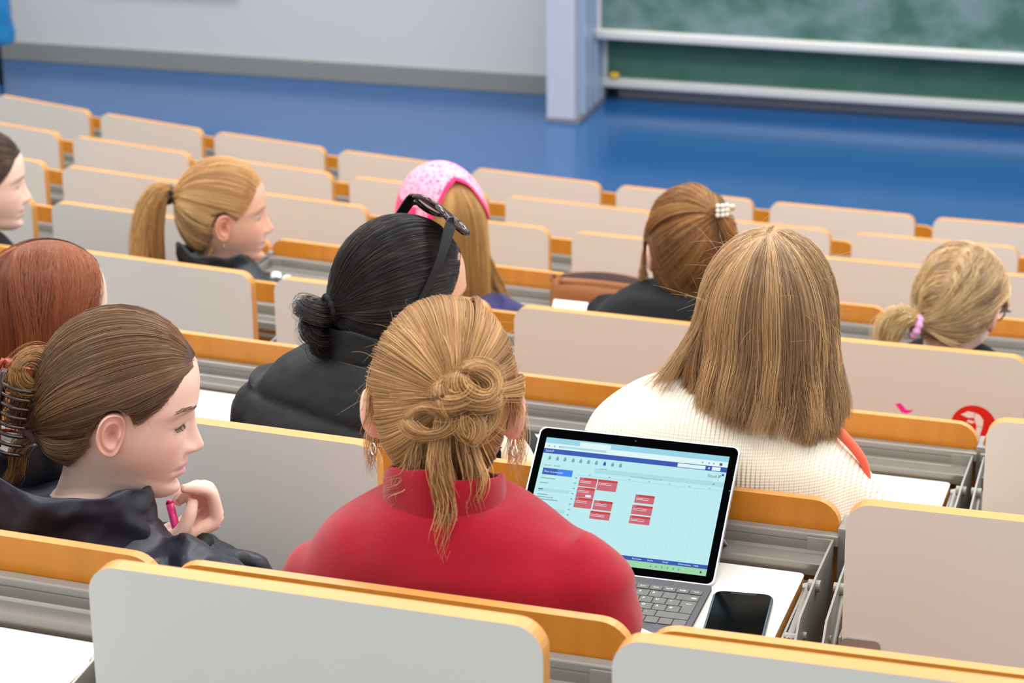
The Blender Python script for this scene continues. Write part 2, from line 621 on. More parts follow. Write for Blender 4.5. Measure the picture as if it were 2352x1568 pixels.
ORD = ['leftmost', 'second', 'third', 'fourth', 'fifth', 'sixth', 'seventh', 'eighth', 'ninth']
ROWS = {1: 'nearest row', 2: 'second nearest row', 3: 'third nearest row', 4: 'fourth nearest row', 5: 'fifth nearest row',
        6: 'third row from the blue floor', 7: 'second row from the blue floor', 8: 'front row beside the blue floor'}
PLAN = {1: (-1, 1), 2: (-1, 2), 3: (-3, 0), 4: (-1, 3), 5: (0, 5), 6: (0, 6), 7: (0, 6), 8: (0, 7)}
DOWN = {(1, -1), (2, -1), (2, 1), (3, -3), (3, -2), (3, -1), (4, -1), (5, 2), (5, 3), (5, 4), (5, 5)}
LAB = {(1, -1): 'seat with empty lowered white desk at the bottom left corner',
       (1, 0): 'large raised white desk seat directly behind the red jumper woman',
       (1, 1): 'raised white desk seat at the bottom right corner, nearest the camera',
       (2, -1): 'seat with lowered white desk at the left edge, in front of the brown-haired woman',
       (2, 0): 'raised white desk seat between the brown-haired woman and the red jumper woman',
       (2, 1): 'seat with lowered white desk carrying the laptop and phone',
       (2, 2): 'raised white desk seat right of the laptop, screwed hinge bracket showing',
       (3, -3): 'seat with lowered white desk holding papers, beside the black puffer jacket',
       (3, -2): 'seat with lowered white desk in front of the woman with sunglasses',
       (3, -1): 'seat with lowered white desk in front of the cream sweater woman',
       (3, 0): 'raised white desk seat cut by the right edge, beside the red round sticker',
       (4, -1): 'seat with lowered desk at the left edge, behind the copper red hair',
       (4, 0): 'raised white desk seat directly behind the ponytail woman',
       (4, 1): 'raised white desk seat behind the pink bandana woman',
       (4, 2): 'raised white desk seat behind the woman with the pearl barrette',
       (4, 3): 'raised white desk seat with red round sticker and pink sticker scrap',
       (5, 2): 'seat with lowered desk in front of the ponytail woman',
       (5, 3): 'seat with lowered desk in front of the pink bandana woman',
       (5, 4): 'seat with lowered desk in front of the woman with the pearl barrette',
       (5, 5): 'seat with lowered desk at the right edge, in front of the highlighted blonde',
       (5, 0): 'raised white desk seat at the left edge, right behind the cropped profile face',
       (5, 1): 'raised white desk seat between the cropped profile face and the ponytail woman'}
SEATS = {}
for n, (k0, k1) in PLAN.items():
    for k in range(k0, k1 + 1):
        loc, a = seat_frame(n, k)
        dn = (n, k) in DOWN
        i = k - k0
        posn = ORD[i] if k < k1 else ('rightmost' if n >= 6 else ORD[i])
        lab = LAB.get((n, k)) or 'raised white desk seat, %s from the left in the %s' % (posn, ROWS[n])
        lab = lab.replace('leftmost from the left', 'leftmost').replace('rightmost from the left', 'rightmost')
        root = empty('lecture_seat', loc, a, lab, 'folding desk seat',
                     'seats with lowered desks' if dn else 'seats with raised desks')
        SEATS[(n, k)] = root
        for key in ('backrest_board', 'frame_rail', 'pen_tray', 'side_plate-1', 'side_plate1', 'support_post', 'seat_pan'):
            inst(key, root)
        leaf = inst('down' if dn else 'up', root)
        if dn:
            inst('folding_arm-1', root)
            inst('folding_arm1', root)
        else:
            for s in ('-1', '1'):
                h = inst('hinge_bracket' + s, leaf)
                inst('hinge_arm' + s, root)
                if n <= 3:
                    inst('screw' + s, leaf)
        if (n, k) == (4, 3):
            LEAF43 = leaf


# stickers on the raised desk at the right
def disc(r, n=40, cx=0, cz=0):
    return [(cx + r * math.cos(2 * math.pi * i / n), cz + r * math.sin(2 * math.pi * i / n)) for i in range(n)]


mb = MB()
cx, cz = 0.147, -0.146
mb.prism([(x, -0.0002, z) for x, z in disc(0.043, 40, cx, cz)], (0, -0.0004, 0))
for poly in ([(-.025, .022), (-.012, .030), (.002, .028), (.002, .018), (-.012, .017)], [(-.010, .013), (-.014, .009), (-.004, .006), (.004, .010)],
             [(-.002, .029), (.010, .025), (.018, .015), (.017, .0), (.006, .001), (.002, .012)], [(.017, .002), (.013, -.016), (.011, -.034), (.001, -.034), (.004, -.014), (.006, .002)]):
    mb.prism([(cx + x, -.0007, cz + z) for x, z in poly], (0, -.0003, 0), 1)
mb.build('sticker', [mat('sticker_red', srgb(214, 26, 22), 0.5), mat('sticker_white', srgb(238, 226, 220), 0.6)], LEAF43, dz=UF, label='round red sticker with a white hand drawing')
mb = MB()
scrap = [(-0.017, 0.006), (-0.008, 0.010), (-0.001, 0.003), (0.004, -0.003), (0.014, -0.003), (0.017, 0.0), (0.015, -0.006), (0.004, -0.011), (-0.004, -0.009)]
mb.prism([(0.014 + x, -0.0002, -0.123 + z) for x, z in scrap], (0, -0.0004, 0))
mb.build('sticker', mat('sticker_pink', srgb(246, 36, 160), 0.5), LEAF43, dz=UF, label='torn scrap of a bright pink sticker')


# ------------------------------------------------------------------ people: heads, hair, clothes
HEAD_ROWS = np.array([
    # zf, yf, zs, ys, xs, zb, yb
    (.1150, -.004, .1150, -.005, .0006, .1150, -.006),
    (.1135, .015, .1125, -.006, .022, .1125, -.028),
    (.1080, .036, .1040, -.008, .043, .1060, -.052),
    (.0960, .058, .0900, -.010, .058, .0920, -.075),
    (.0780, .075, .0700, -.010, .069, .0700, -.092),
    (.0580, .0850, .0480, -.010, .0745, .0460, -.101),
    (.0400, .0890, .0280, -.010, .0765, .0220, -.1035),
    (.0240, .0900, .0120, -.008, .0765, .0000, -.100),
    (.0100, .0850, .0000, -.006, .0755, -.018, -.094),
    (-.010, .0830, -.014, -.004, .0740, -.034, -.085),
    (-.030, .0850, -.030, -.002, .0710, -.050, -.075),
    (-.050, .0880, -.046, .000, .0665, -.066, -.068),
    (-.062, .0885, -.058, .002, .0620, -.080, -.064),
    (-.075, .0875, -.068, .002, .0575, -.092, -.062),
    (-.088, .0850, -.076, .002, .0540, -.102, -.061),
    (-.100, .0850, -.083, .002, .0515, -.110, -.061),
    (-.110, .0800, -.089, .002, .0500, -.117, -.062),
    (-.1165, .069, -.095, .000, .0485, -.123, -.063),
    (-.1165, .052, -.102, -.002, .0475, -.130, -.064),
    (-.1130, .034, -.110, -.006, .0475, -.138, -.065),
    (-.1180, .026, -.120, -.012, .0485, -.147, -.067),
    (-.1400, .024, -.140, -.016, .0505, -.162, -.069),
    (-.1650, .024, -.165, -.020, .0530, -.180, -.074),
    (-.1900, .028, -.190, -.022, .0620, -.198, -.080)])
NECK_W = np.interp(np.arange(24), [18, 19, 20, 21, 22, 23], [0, .03, .15, .45, .8, 1])
NECK0 = np.array([0, -.022, -.192])


def basis(yaw, pitch, roll=0.0):
    """columns right, forward, up; yaw > 0 turns towards +x, pitch > 0 looks down"""
    y, p, r = math.radians(yaw), math.radians(pitch), math.radians(roll)
    f = np.array([math.sin(y) * math.cos(p), math.cos(y) * math.cos(p), -math.sin(p)])
    x = np.array([math.cos(y), -math.sin(y), 0])
    u = np.cross(x, f)
    x, u = math.cos(r) * x - math.sin(r) * u, math.sin(r) * x + math.cos(r) * u
    return np.stack([x, f, u], axis=1)


def hair_zone(p, soft=0.0):
    """where the scalp carries hair (head coordinates)"""
    x, y, z = p[..., 0], p[..., 1], p[..., 2]
    lim = np.interp(z, [-.10, -.085, -.05, -.02, -.008, .012, .03, .05, .066, .08, .10],
                    [-.30, -.052, -.036, -.024, .012, .030, .046, .058, .066, .085, .3])
    return np.clip((lim - y - .016) / soft, 0, 1) if soft else y < lim


def gauss(a, s):
    return np.exp(-(a / s) ** 2)


def head_surface(sub, nphi, lips=(.62, .30, .29), skin=(.72, .47, .37), brow=(.12, .07, .04), scalp=(.3, .2, .12)):
    rows = crom(HEAD_ROWS, sub)
    w = np.interp(np.linspace(0, 23, len(rows)), np.arange(24), NECK_W)
    s = np.linspace(-1, 1, nphi, endpoint=False)
    phi = np.pi * np.sign(s) * (0.5 * np.abs(s) + 0.5 * np.abs(s) ** 2.0)
    zf, yf, zs, ys, xs, zb, yb = [rows[:, i][:, None] for i in range(7)]
    c, sn = np.cos(phi)[None, :], np.sin(phi)[None, :]
    ex = np.interp(np.linspace(0, 23, len(rows)), [0, 3, 10, 14, 23], [1, .93, .92, 1, 1])[:, None]
    X = xs * np.sign(sn) * np.abs(sn) ** ex
    cf = np.abs(c) ** ex
    Y = np.where(c > 0, ys + (yf - ys) * cf, ys + (yb - ys) * cf)
    Z = np.where(c > 0, zs + (zf - zs) * c * c, zs + (zb - zs) * c * c)
    P = np.stack([X, Y, Z], axis=-1)
    fr = (Y > 0.03) & (Z > -.125)
    x, z = X, Z
    N = np.interp(z, [-.055, -.0515, -.048, -.044, -.040, -.035, -.028, -.018, -.008, .004, .014, .024],
                  [0, .003, .0125, .019, .0225, .0228, .0195, .0145, .0105, .0065, .002, 0])
    sg = np.interp(z, [-.05, -.036, -.02, .01], [.0105, .0098, .0078, .0070])
    d = N * np.exp(-(np.abs(x) / sg) ** 2.2)
    for e in (-1, 1):
        d += .0075 * gauss(x - e * .0125, .0058) * gauss(z + .0415, .0065)          # nostril wings
        d -= .0105 * gauss(x - e * .031, .0165) * gauss(z - .001, .0115)            # eye socket
        d += .0068 * gauss(x - e * .0315, .0125) * gauss(z + .001, .0078)           # lids over the eyeball
        d -= .0016 * gauss(x - e * .0315, .0150) * gauss(z - .0072, .0016)          # lid crease
        d += .0030 * gauss(x - e * .030, .020) * gauss(z - .0195, .006)             # brow ridge
        d += .0022 * gauss(x - e * .042, .016) * gauss(z + .030, .016)              # cheek
        d -= .0022 * gauss(x - e * .0255, .0055) * gauss(z + .0695, .005)           # mouth corner
    d += .0052 * gauss(x, .0185) * gauss(z + .0635, .0048) + .0056 * gauss(x, .0165) * gauss(z + .0768, .0052)
    d -= .0030 * gauss(x, .020) * gauss(z + .0698, .0018)
    d -= .0012 * gauss(x, .004) * gauss(z + .057, .006)
    d -= .0042 * gauss(x, .022) * gauss(z + .0880, .0052)
    d += .0056 * gauss(x, .0170) * gauss(z + .1030, .0095)
    P[..., 1] += np.where(fr, d, 0)
    # pigment
    C = np.empty(P.shape)
    C[:] = skin
    def blend(mask, col):
        C[:] = C * (1 - mask[..., None]) + np.array(col) * mask[..., None]
    fm = fr.astype(float)
    pink = np.array(skin) * np.array([1.03, .80, .78])
    for e in (-1, 1):
        blend(fm * .45 * gauss(x - e * .043, .02) * gauss(z + .03, .02), pink)
        blend(fm * .5 * gauss(x - e * .0315, .018) * gauss(z + .002, .008), np.array(skin) * [.86, .72, .70])
        blend(fm * np.clip(.85 * gauss(x - e * (.033), .0165) * gauss(z - (.0215 - 9 * (np.abs(x) - .030) ** 2), .0031), 0, 1), brow)
        blend(fm * np.clip(1.0 * gauss(x - e * .0315, .0135) ** .7 * gauss(z + .0058 - 6 * (np.abs(x) - .0315) ** 2, .0013), 0, 1), (.05, .03, .025))
    blend(fm * .5 * gauss(x, .013) * gauss(z + .04, .012), pink)
    lipm = np.clip(1.25 * np.exp(-(np.abs(x) / .0235) ** 4) * (gauss(z + .0645, .0042) + gauss(z + .0768, .0048)), 0, 1)
    blend(fm * .8 * lipm, lips)
    blend(fm * .7 * np.exp(-(np.abs(x) / .022) ** 4) * gauss(z + .0700, .0011), np.array(lips) * .45)
    earz = (((Y + .004) / .026) ** 2 + ((Z + .020) / .036) ** 2) < 1
    blend(hair_zone(P, .018) * np.clip((Z + .105) / .02, 0, 1) * ~earz, scalp)
    return P, C, w


def ear_mesh(side, skin, out=1.0, n=44):
    """an ear: outer helix rim, groove, antihelix, concha, tragus and lobe"""
    rs = np.array([0, .18, .34, .46, .56, .64, .72, .80, .87, .93, .97, 1.0, .99, .93, .75])
    V, C = [], []
    for i, r in enumerate(rs):
        for j in range(n):
            t = 2 * math.pi * j / n
            c, s = math.cos(t), math.sin(t)       # c>0 towards the back of the head, s>0 up
            wv = .0185 * (1 + .10 * s) * (1.05 if c > 0 else .80)
            hv = .030 if s > 0 else .031
            lobe = max(0, -s) ** 3
            u = r * wv * np.sign(c) * abs(c) ** .85 * (1 - .05 * lobe) - .003 * lobe * r
            v = r * hv * s
            h = 0.0
            back = .5 + .5 * c
            up = .5 + .5 * s
            rim = (0.35 + .65 * min(1, back + max(0, s) * .9)) * (1 - .75 * lobe)
            if i <= 11:
                h += .0062 * rim * math.exp(-((r - .93) / .075) ** 2)
                h -= .0024 * rim * math.exp(-((r - .76) / .07) ** 2)
                h += .0040 * math.exp(-((r - .58) / .09) ** 2) * min(1, back * 1.3 + .1)
                h -= .0050 * math.exp(-(r / .42) ** 2)
                h += .0050 * math.exp(-((r - .60) / .16) ** 2) * math.exp(-((c + .95) / .35) ** 2) * math.exp(-((s + .1) / .4) ** 2)
                h += .0025 * lobe * math.exp(-((r - .7) / .25) ** 2)
            else:
                h = -.0035 - .004 * (i - 12)
            h = (h + .009 * (u / .0165) * .7 + .0055 + .0012 * s) * out
            V.append((side * (.0775 + h), -.012 - u + .004, -.012 + v))
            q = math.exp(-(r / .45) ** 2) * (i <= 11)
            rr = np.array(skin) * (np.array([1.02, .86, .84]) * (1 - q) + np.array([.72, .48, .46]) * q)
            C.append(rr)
    F = []
    for i in range(len(rs) - 1):
        for j in range(n):
            k = (j + 1) % n
            q = (i * n + j, i * n + k, (i + 1) * n + k, (i + 1) * n + j)
            F.append(q if side < 0 else q[::-1])
    return np.array(V), F, np.array(C)


def hand_mesh(wrist, X, Y, Z, curls, thumb, s=1.0, voxel=.0028):
    """palm and five fingers; X thumb side, Y along the hand, Z back of the hand"""
    X, Y, Z = [np.array(a, float) / np.linalg.norm(a) for a in (X, Y, Z)]
    wrist = np.array(wrist, float)
    V, F = [], []
    def put(P, R, n=10):
        v, f = tube(crom(P, 4) * s, np.interp(np.linspace(0, 1, 4 * (len(P) - 1) + 1), np.linspace(0, 1, len(R)), R) * s, n)
        b = len(V)
        V.extend(v)
        F.extend([tuple(i + b for i in q) for q in f])
    base = [(.027, .086, 0), (.009, .091, .002), (-.010, .087, .001), (-.027, .077, -.002)]
    length = [(.043, .026, .021), (.047, .029, .022), (.043, .027, .021), (.034, .021, .018)]
    rad = [.0092, .0094, .0088, .0078]
    for (bx, by, bz), L, r, (m, p, d, sp) in zip(base, length, rad, curls):
        put([(bx * .45, .012, -.002), (bx * .8, .05, 0), (bx, by, bz)], [r * 1.25, r * 1.3, r * 1.18], 10)
        a = 0
        P = [np.array([bx, by, bz])]
        for Ln, c in zip(L, (m, p, d)):
            a += math.radians(c)
            dr = np.array([math.sin(math.radians(sp)) * math.cos(a), math.cos(a), -math.sin(a)])
            P.append(P[-1] + dr * Ln)
        put(P, [r * 1.12, r * 1.02, r * .92, r * .72], 10)
    put(thumb, [.0125, .0115, .0100, .0078], 10)
    put([(.002, -.05, 0), (.0, -.01, 0), (.0, .03, -.002)], [.023, .022, .020], 12)
    v, no, f = remesh(V, F, voxel, 4)
    return wrist + v[:, :1] * X + v[:, 1:2] * Y + v[:, 2:3] * Z, f


REST = [(18, 22, 14, 4), (22, 26, 16, 1), (26, 28, 16, -2), (30, 30, 18, -6)]
THUMB = [(.018, .012, -.006), (.036, .036, -.012), (.046, .062, -.014), (.050, .084, -.012)]


class Strands:
    """thousands of thin hair strands in one mesh (head coordinates)"""
    M = 16

    def __init__(s):
        s.P, s.R, s.C = [], [], []

    def add(s, P, rad, col):
        """P (S,m,3) ; rad scalar or (S,) ; col (S,3)"""
        P = np.asarray(P, float)
        S, m, _ = P.shape
        if m != s.M:
            t = np.linspace(0, m - 1, s.M)
            i = np.clip(t.astype(int), 0, m - 2)
            f = (t - i)[None, :, None]
            P = P[:, i] * (1 - f) + P[:, i + 1] * f
        R = np.broadcast_to(np.asarray(rad, float).reshape(-1, 1), (S, s.M)) * np.interp(np.linspace(0, 1, s.M), [0, .1, .8, 1], [.8, 1, .95, .25])[None, :]
        s.P.append(P)
        s.R.append(R)
        s.C.append(np.broadcast_to(col, (S, 3)))

    def arrays(s):
        P, R, C = np.concatenate(s.P), np.concatenate(s.R), np.concatenate(s.C)
        S, m, _ = P.shape
        T = np.gradient(P, axis=1)
        T /= np.linalg.norm(T, axis=2, keepdims=True) + 1e-12
        A = RNG.normal(size=(S, 1, 3))
        N = A - T * (A * T).sum(2, keepdims=True)
        N /= np.linalg.norm(N, axis=2, keepdims=True) + 1e-9
        B = np.cross(T, N)
        V = np.empty((S, m, 3, 3))
        for j in range(3):
            a = 2 * math.pi * j / 3
            V[:, :, j] = P + R[..., None] * (math.cos(a) * N + math.sin(a) * B)
        idx = np.arange(S * m * 3).reshape(S, m, 3)
        F = np.stack([idx[:, :-1, [0, 1, 2]], idx[:, :-1, [1, 2, 0]], idx[:, 1:, [1, 2, 0]], idx[:, 1:, [0, 1, 2]]], axis=-1).reshape(-1, 4)
        return V.reshape(-1, 3), F, np.repeat(C, m * 3, axis=0)


SC, SRX, SRYF, SRYB, SRZT, SRZB = np.array([0, -.007, .012]), .0800, .1045, .1020, .1060, .1250


def scalp(D, off):
    D = D / (np.linalg.norm(D, axis=-1, keepdims=True) + 1e-12)
    k = np.stack([D[..., 0] / SRX, np.where(D[..., 1] > 0, D[..., 1] / SRYF, D[..., 1] / SRYB),
                  np.where(D[..., 2] > 0, D[..., 2] / SRZT, D[..., 2] / SRZB)], axis=-1)
    r = 1 / np.linalg.norm(k, axis=-1, keepdims=True)
    off = np.asarray(off, float)
    return SC + D * (r + (off[..., None] if off.ndim else off))


def roots(n, cond=None):
    out = []
    got = 0
    while got < n:
        D = RNG.normal(size=(n * 3, 3))
        D /= np.linalg.norm(D, axis=1, keepdims=True)
        Q = scalp(D, 0.0)
        k = hair_zone(Q)
        k &= ~((np.abs(Q[:, 0]) > .05) & (((Q[:, 1] + .006) / .026) ** 2 + ((Q[:, 2] + .02) / .04) ** 2 < 1))
        if cond is not None:
            k &= cond(D)
        D = D[k]
        out.append(D)
        got += len(D)
    return np.concatenate(out)[:n]


def shades(n, dark, light, D=None, streak=8.0, bias=1.0, seed=0.0):
    """per-strand colour between two pigments, in streaks"""
    t = RNG.random(n) * .30
    if D is not None:
        ph = np.sin(D[:, 0] * streak * 2.1 + seed) + np.sin(D[:, 1] * streak * 1.7 + 2 * seed + 1) + np.sin(D[:, 2] * streak * 1.9 + seed * 3 + D[:, 0] * streak)
        t = t + .70 * (.5 + ph / 6)
    else:
        t = t + .70 * RNG.random(n)
    t = np.clip(t, 0, 1)[:, None] ** bias
    return np.array(dark) * (1 - t) + np.array(light) * t


def clear_ears(P):
    """comb strands over and behind the ears"""
    ey, ez = (P[..., 1] + .008) / .027, (P[..., 2] + .016) / .042
    q = np.sqrt(ey * ey + ez * ez) + 1e-6
    hit_ = (q < 1) & (np.abs(P[..., 0]) > .050)
    P = P.copy()
    top = hit_ & ((ez > -.35) | (ey > -.2))
    P[..., 2] = np.where(top, -.016 + .042 * np.sqrt(np.clip(1 - ey * ey, 0, 1)), P[..., 2])
    low = hit_ & ~top
    P[..., 1] = np.where(low, -.008 - .027 * np.sqrt(np.clip(1 - ez * ez, 0, 1)), P[..., 1])
    return P


def to_hairline(D, tdir, frac=.72):
    """move most roots out to the edge of the hair, away from the tie"""
    c = np.clip(D @ tdir, -1, 1)
    e = D - c[:, None] * tdir
    e /= np.linalg.norm(e, axis=1, keepdims=True) + 1e-9
    th0 = np.arccos(c)
    best = th0.copy()
    alive = RNG.random(len(D)) < frac
    for st in np.arange(.03, 2.4, .03):
        th = th0 + st
        Q = np.cos(th)[:, None] * tdir + np.sin(th)[:, None] * e
        Ps = scalp(Q, 0.0)
        inside = hair_zone(Ps) & (th < 2.95) & ~((np.abs(Ps[:, 0]) > .05) & (((Ps[:, 1] + .006) / .026) ** 2 + ((Ps[:, 2] + .02) / .04) ** 2 < 1))
        alive &= inside
        best = np.where(alive, th, best)
    best -= .05 * RNG.random(len(D)) * (best > th0 + .05)
    return np.cos(best)[:, None] * tdir + np.sin(best)[:, None] * e


def pulled(S, D, tie, dark, light, rad=.00040, lift=.004, layer=.006, ctrl=None, clump=.006, m=16, tail=.012, seed=0.0, bias=1.0, ears=True):
    """hair drawn over the scalp from roots D to the point tie"""
    n = len(D)
    tie = np.array(tie, float)
    tdir = (tie - SC) / np.linalg.norm(tie - SC)
    if ctrl is None:
        D = to_hairline(D, tdir)
    t = np.linspace(0, 1, m)[None, :, None]
    A = D[:, None, :]
    B = np.broadcast_to(tdir, A.shape)
    if ctrl is not None:
        Cc = ctrl(D)[:, None, :]
        Q = (1 - t) ** 2 * A + 2 * t * (1 - t) * Cc + t * t * B
    else:
        dot = np.clip((A * B).sum(-1, keepdims=True), -.995, 1)
        om = np.arccos(dot)
        so = np.sin(om) + 1e-9
        Q = np.sin((1 - t) * om) / so * A + np.sin(t * om) / so * B
    K = 70
    cl = RNG.normal(size=(K, 3)) * clump
    # neighbouring roots share a lock
    cd = RNG.normal(size=(K, 3))
    cd /= np.linalg.norm(cd, axis=1, keepdims=True)
    ci = np.argmax(D @ cd.T, axis=1)
    off = lift + layer * (RNG.random(n)[:, None] ** 1.5) * np.sin(np.pi * np.clip(t[..., 0] * .95 + .03, 0, 1)) + cl[ci][:, :1] * .5 * np.sin(np.pi * t[..., 0])
    off = off * np.clip(.25 + t[..., 0] * 6, 0, 1)
    P = scalp(Q, np.maximum(off, .0012))
    e = np.clip((t - .8) / .2, 0, 1)
    e = e * e * (3 - 2 * e)
    end = tie + RNG.normal(size=(n, 1, 3)) * tail * .5
    P = P * (1 - e) + end * e
    P += (RNG.normal(size=(n, 1, 3)) * .0007 + cl[ci][:, None, :] * .25) * np.sin(np.pi * t)
    if ears:
        P = clear_ears(P)
    KL = 260
    ld = RNG.normal(size=(KL, 3))
    ld /= np.linalg.norm(ld, axis=1, keepdims=True)
    lt = RNG.random(KL)[np.argmax(D @ ld.T, axis=1)]
    ph = .5 + .17 * (np.sin(D[:, 0] * 17 + seed) + np.sin(D[:, 1] * 13 + 2 * seed) + np.sin(D[:, 2] * 15 + D[:, 0] * 9))
    tt = np.clip(.55 * lt + .30 * ph + .20 * RNG.random(n), 0, 1)[:, None] ** bias
    S.add(P, rad * (0.7 + .6 * RNG.random(n)), np.array(dark) * (1 - tt) + np.array(light) * tt)


def bundle(S, guide, spread, n, dark, light, rad=.0004, wave=.004, cut=.25, seed=0.0, flat=(1, 1, 1), bias=1.0, locks=14):
    """hair hanging along a guide curve; spread = radius profile along it"""
    G = crom(guide, 6)
    m = Strands.M
    g = np.stack([np.interp(np.linspace(0, 1, m), np.linspace(0, 1, len(G)), G[:, i]) for i in range(3)], axis=1)
    L = 1 - cut * RNG.random(n) ** 2
    u = np.linspace(0, 1, m)[None, :] * L[:, None]
    P = np.stack([np.interp(u, np.linspace(0, 1, m), g[:, i]) for i in range(3)], axis=-1)
    sp = np.interp(u, np.linspace(0, 1, len(spread)), spread)
    lk = RNG.normal(size=(locks, 3))
    lk /= np.linalg.norm(lk, axis=1, keepdims=True)
    li = RNG.integers(0, locks, n)
    o = lk[li] * (RNG.random(locks)[li][:, None] ** .4) * .8 + RNG.normal(size=(n, 3)) * .22
    o *= np.array(flat)
    ph = RNG.random(locks)[li] * 6.28
    P += o[:, None, :] * sp[..., None]
    P += wave * np.stack([np.sin(u * 9 + ph[:, None]), np.cos(u * 8 + ph[:, None] * 1.7), 0 * u], axis=-1) * u[..., None]
    t = (RNG.random(locks)[li] * .6 + RNG.random(n) * .4)[:, None] ** bias
    S.add(P, rad * (.7 + .6 * RNG.random(n)), np.array(dark) * (1 - t) + np.array(light) * t)


def loop_knot(S, c, nrm, R, tubeR, a0, a1, n, dark, light, rad=.0004, squash=1.0):
    """a curl of hair: strands running round an arc"""
    nrm = np.array(nrm, float)
    nrm /= np.linalg.norm(nrm)
    u = np.cross(nrm, [0, 0, 1.0])
    u /= np.linalg.norm(u) + 1e-9
    v = np.cross(nrm, u)
    m = Strands.M
    a = np.radians(np.linspace(a0, a1, m))[None, :] + RNG.normal(size=(n, 1)) * .12
    o = RNG.normal(size=(n, 2)) * tubeR * .5
    rr = R + o[:, :1] * (1 + .25 * np.sin(a * 2))
    hh = o[:, 1:] * np.ones_like(a) + .3 * tubeR * np.sin(a + RNG.random((n, 1)))
    P = np.array(c) + (rr * np.cos(a))[..., None] * u + (rr * np.sin(a) * squash)[..., None] * v + hh[..., None] * nrm
    S.add(P, rad * (.7 + .6 * RNG.random(n)), shades(n, dark, light))


def cap_mesh(off=.002, nu=110, nv=70):
    """solid layer of hair below the strands"""
    V, F, ok = [], [], []
    for i in range(nv + 1):
        th = math.pi * .80 * i / nv
        for j in range(nu):
            ph = 2 * math.pi * j / nu
            V.append((math.sin(th) * math.cos(ph), math.sin(th) * math.sin(ph), math.cos(th)))
    D = np.array(V)
    P = scalp(D, off)
    Ps = scalp(D, 0)
    inside = hair_zone(Ps + np.array([0, .009, -.002])) & ~((np.abs(Ps[:, 0]) > .045) & (((Ps[:, 1] + .006) / .034) ** 2 + ((Ps[:, 2] + .018) / .050) ** 2 < 1))
    for i in range(nv):
        for j in range(nu):
            q = (i * nu + j, (i + 1) * nu + j, (i + 1) * nu + (j + 1) % nu, i * nu + (j + 1) % nu)
            if all(inside[k] for k in q):
                F.append(q)
    return P, F


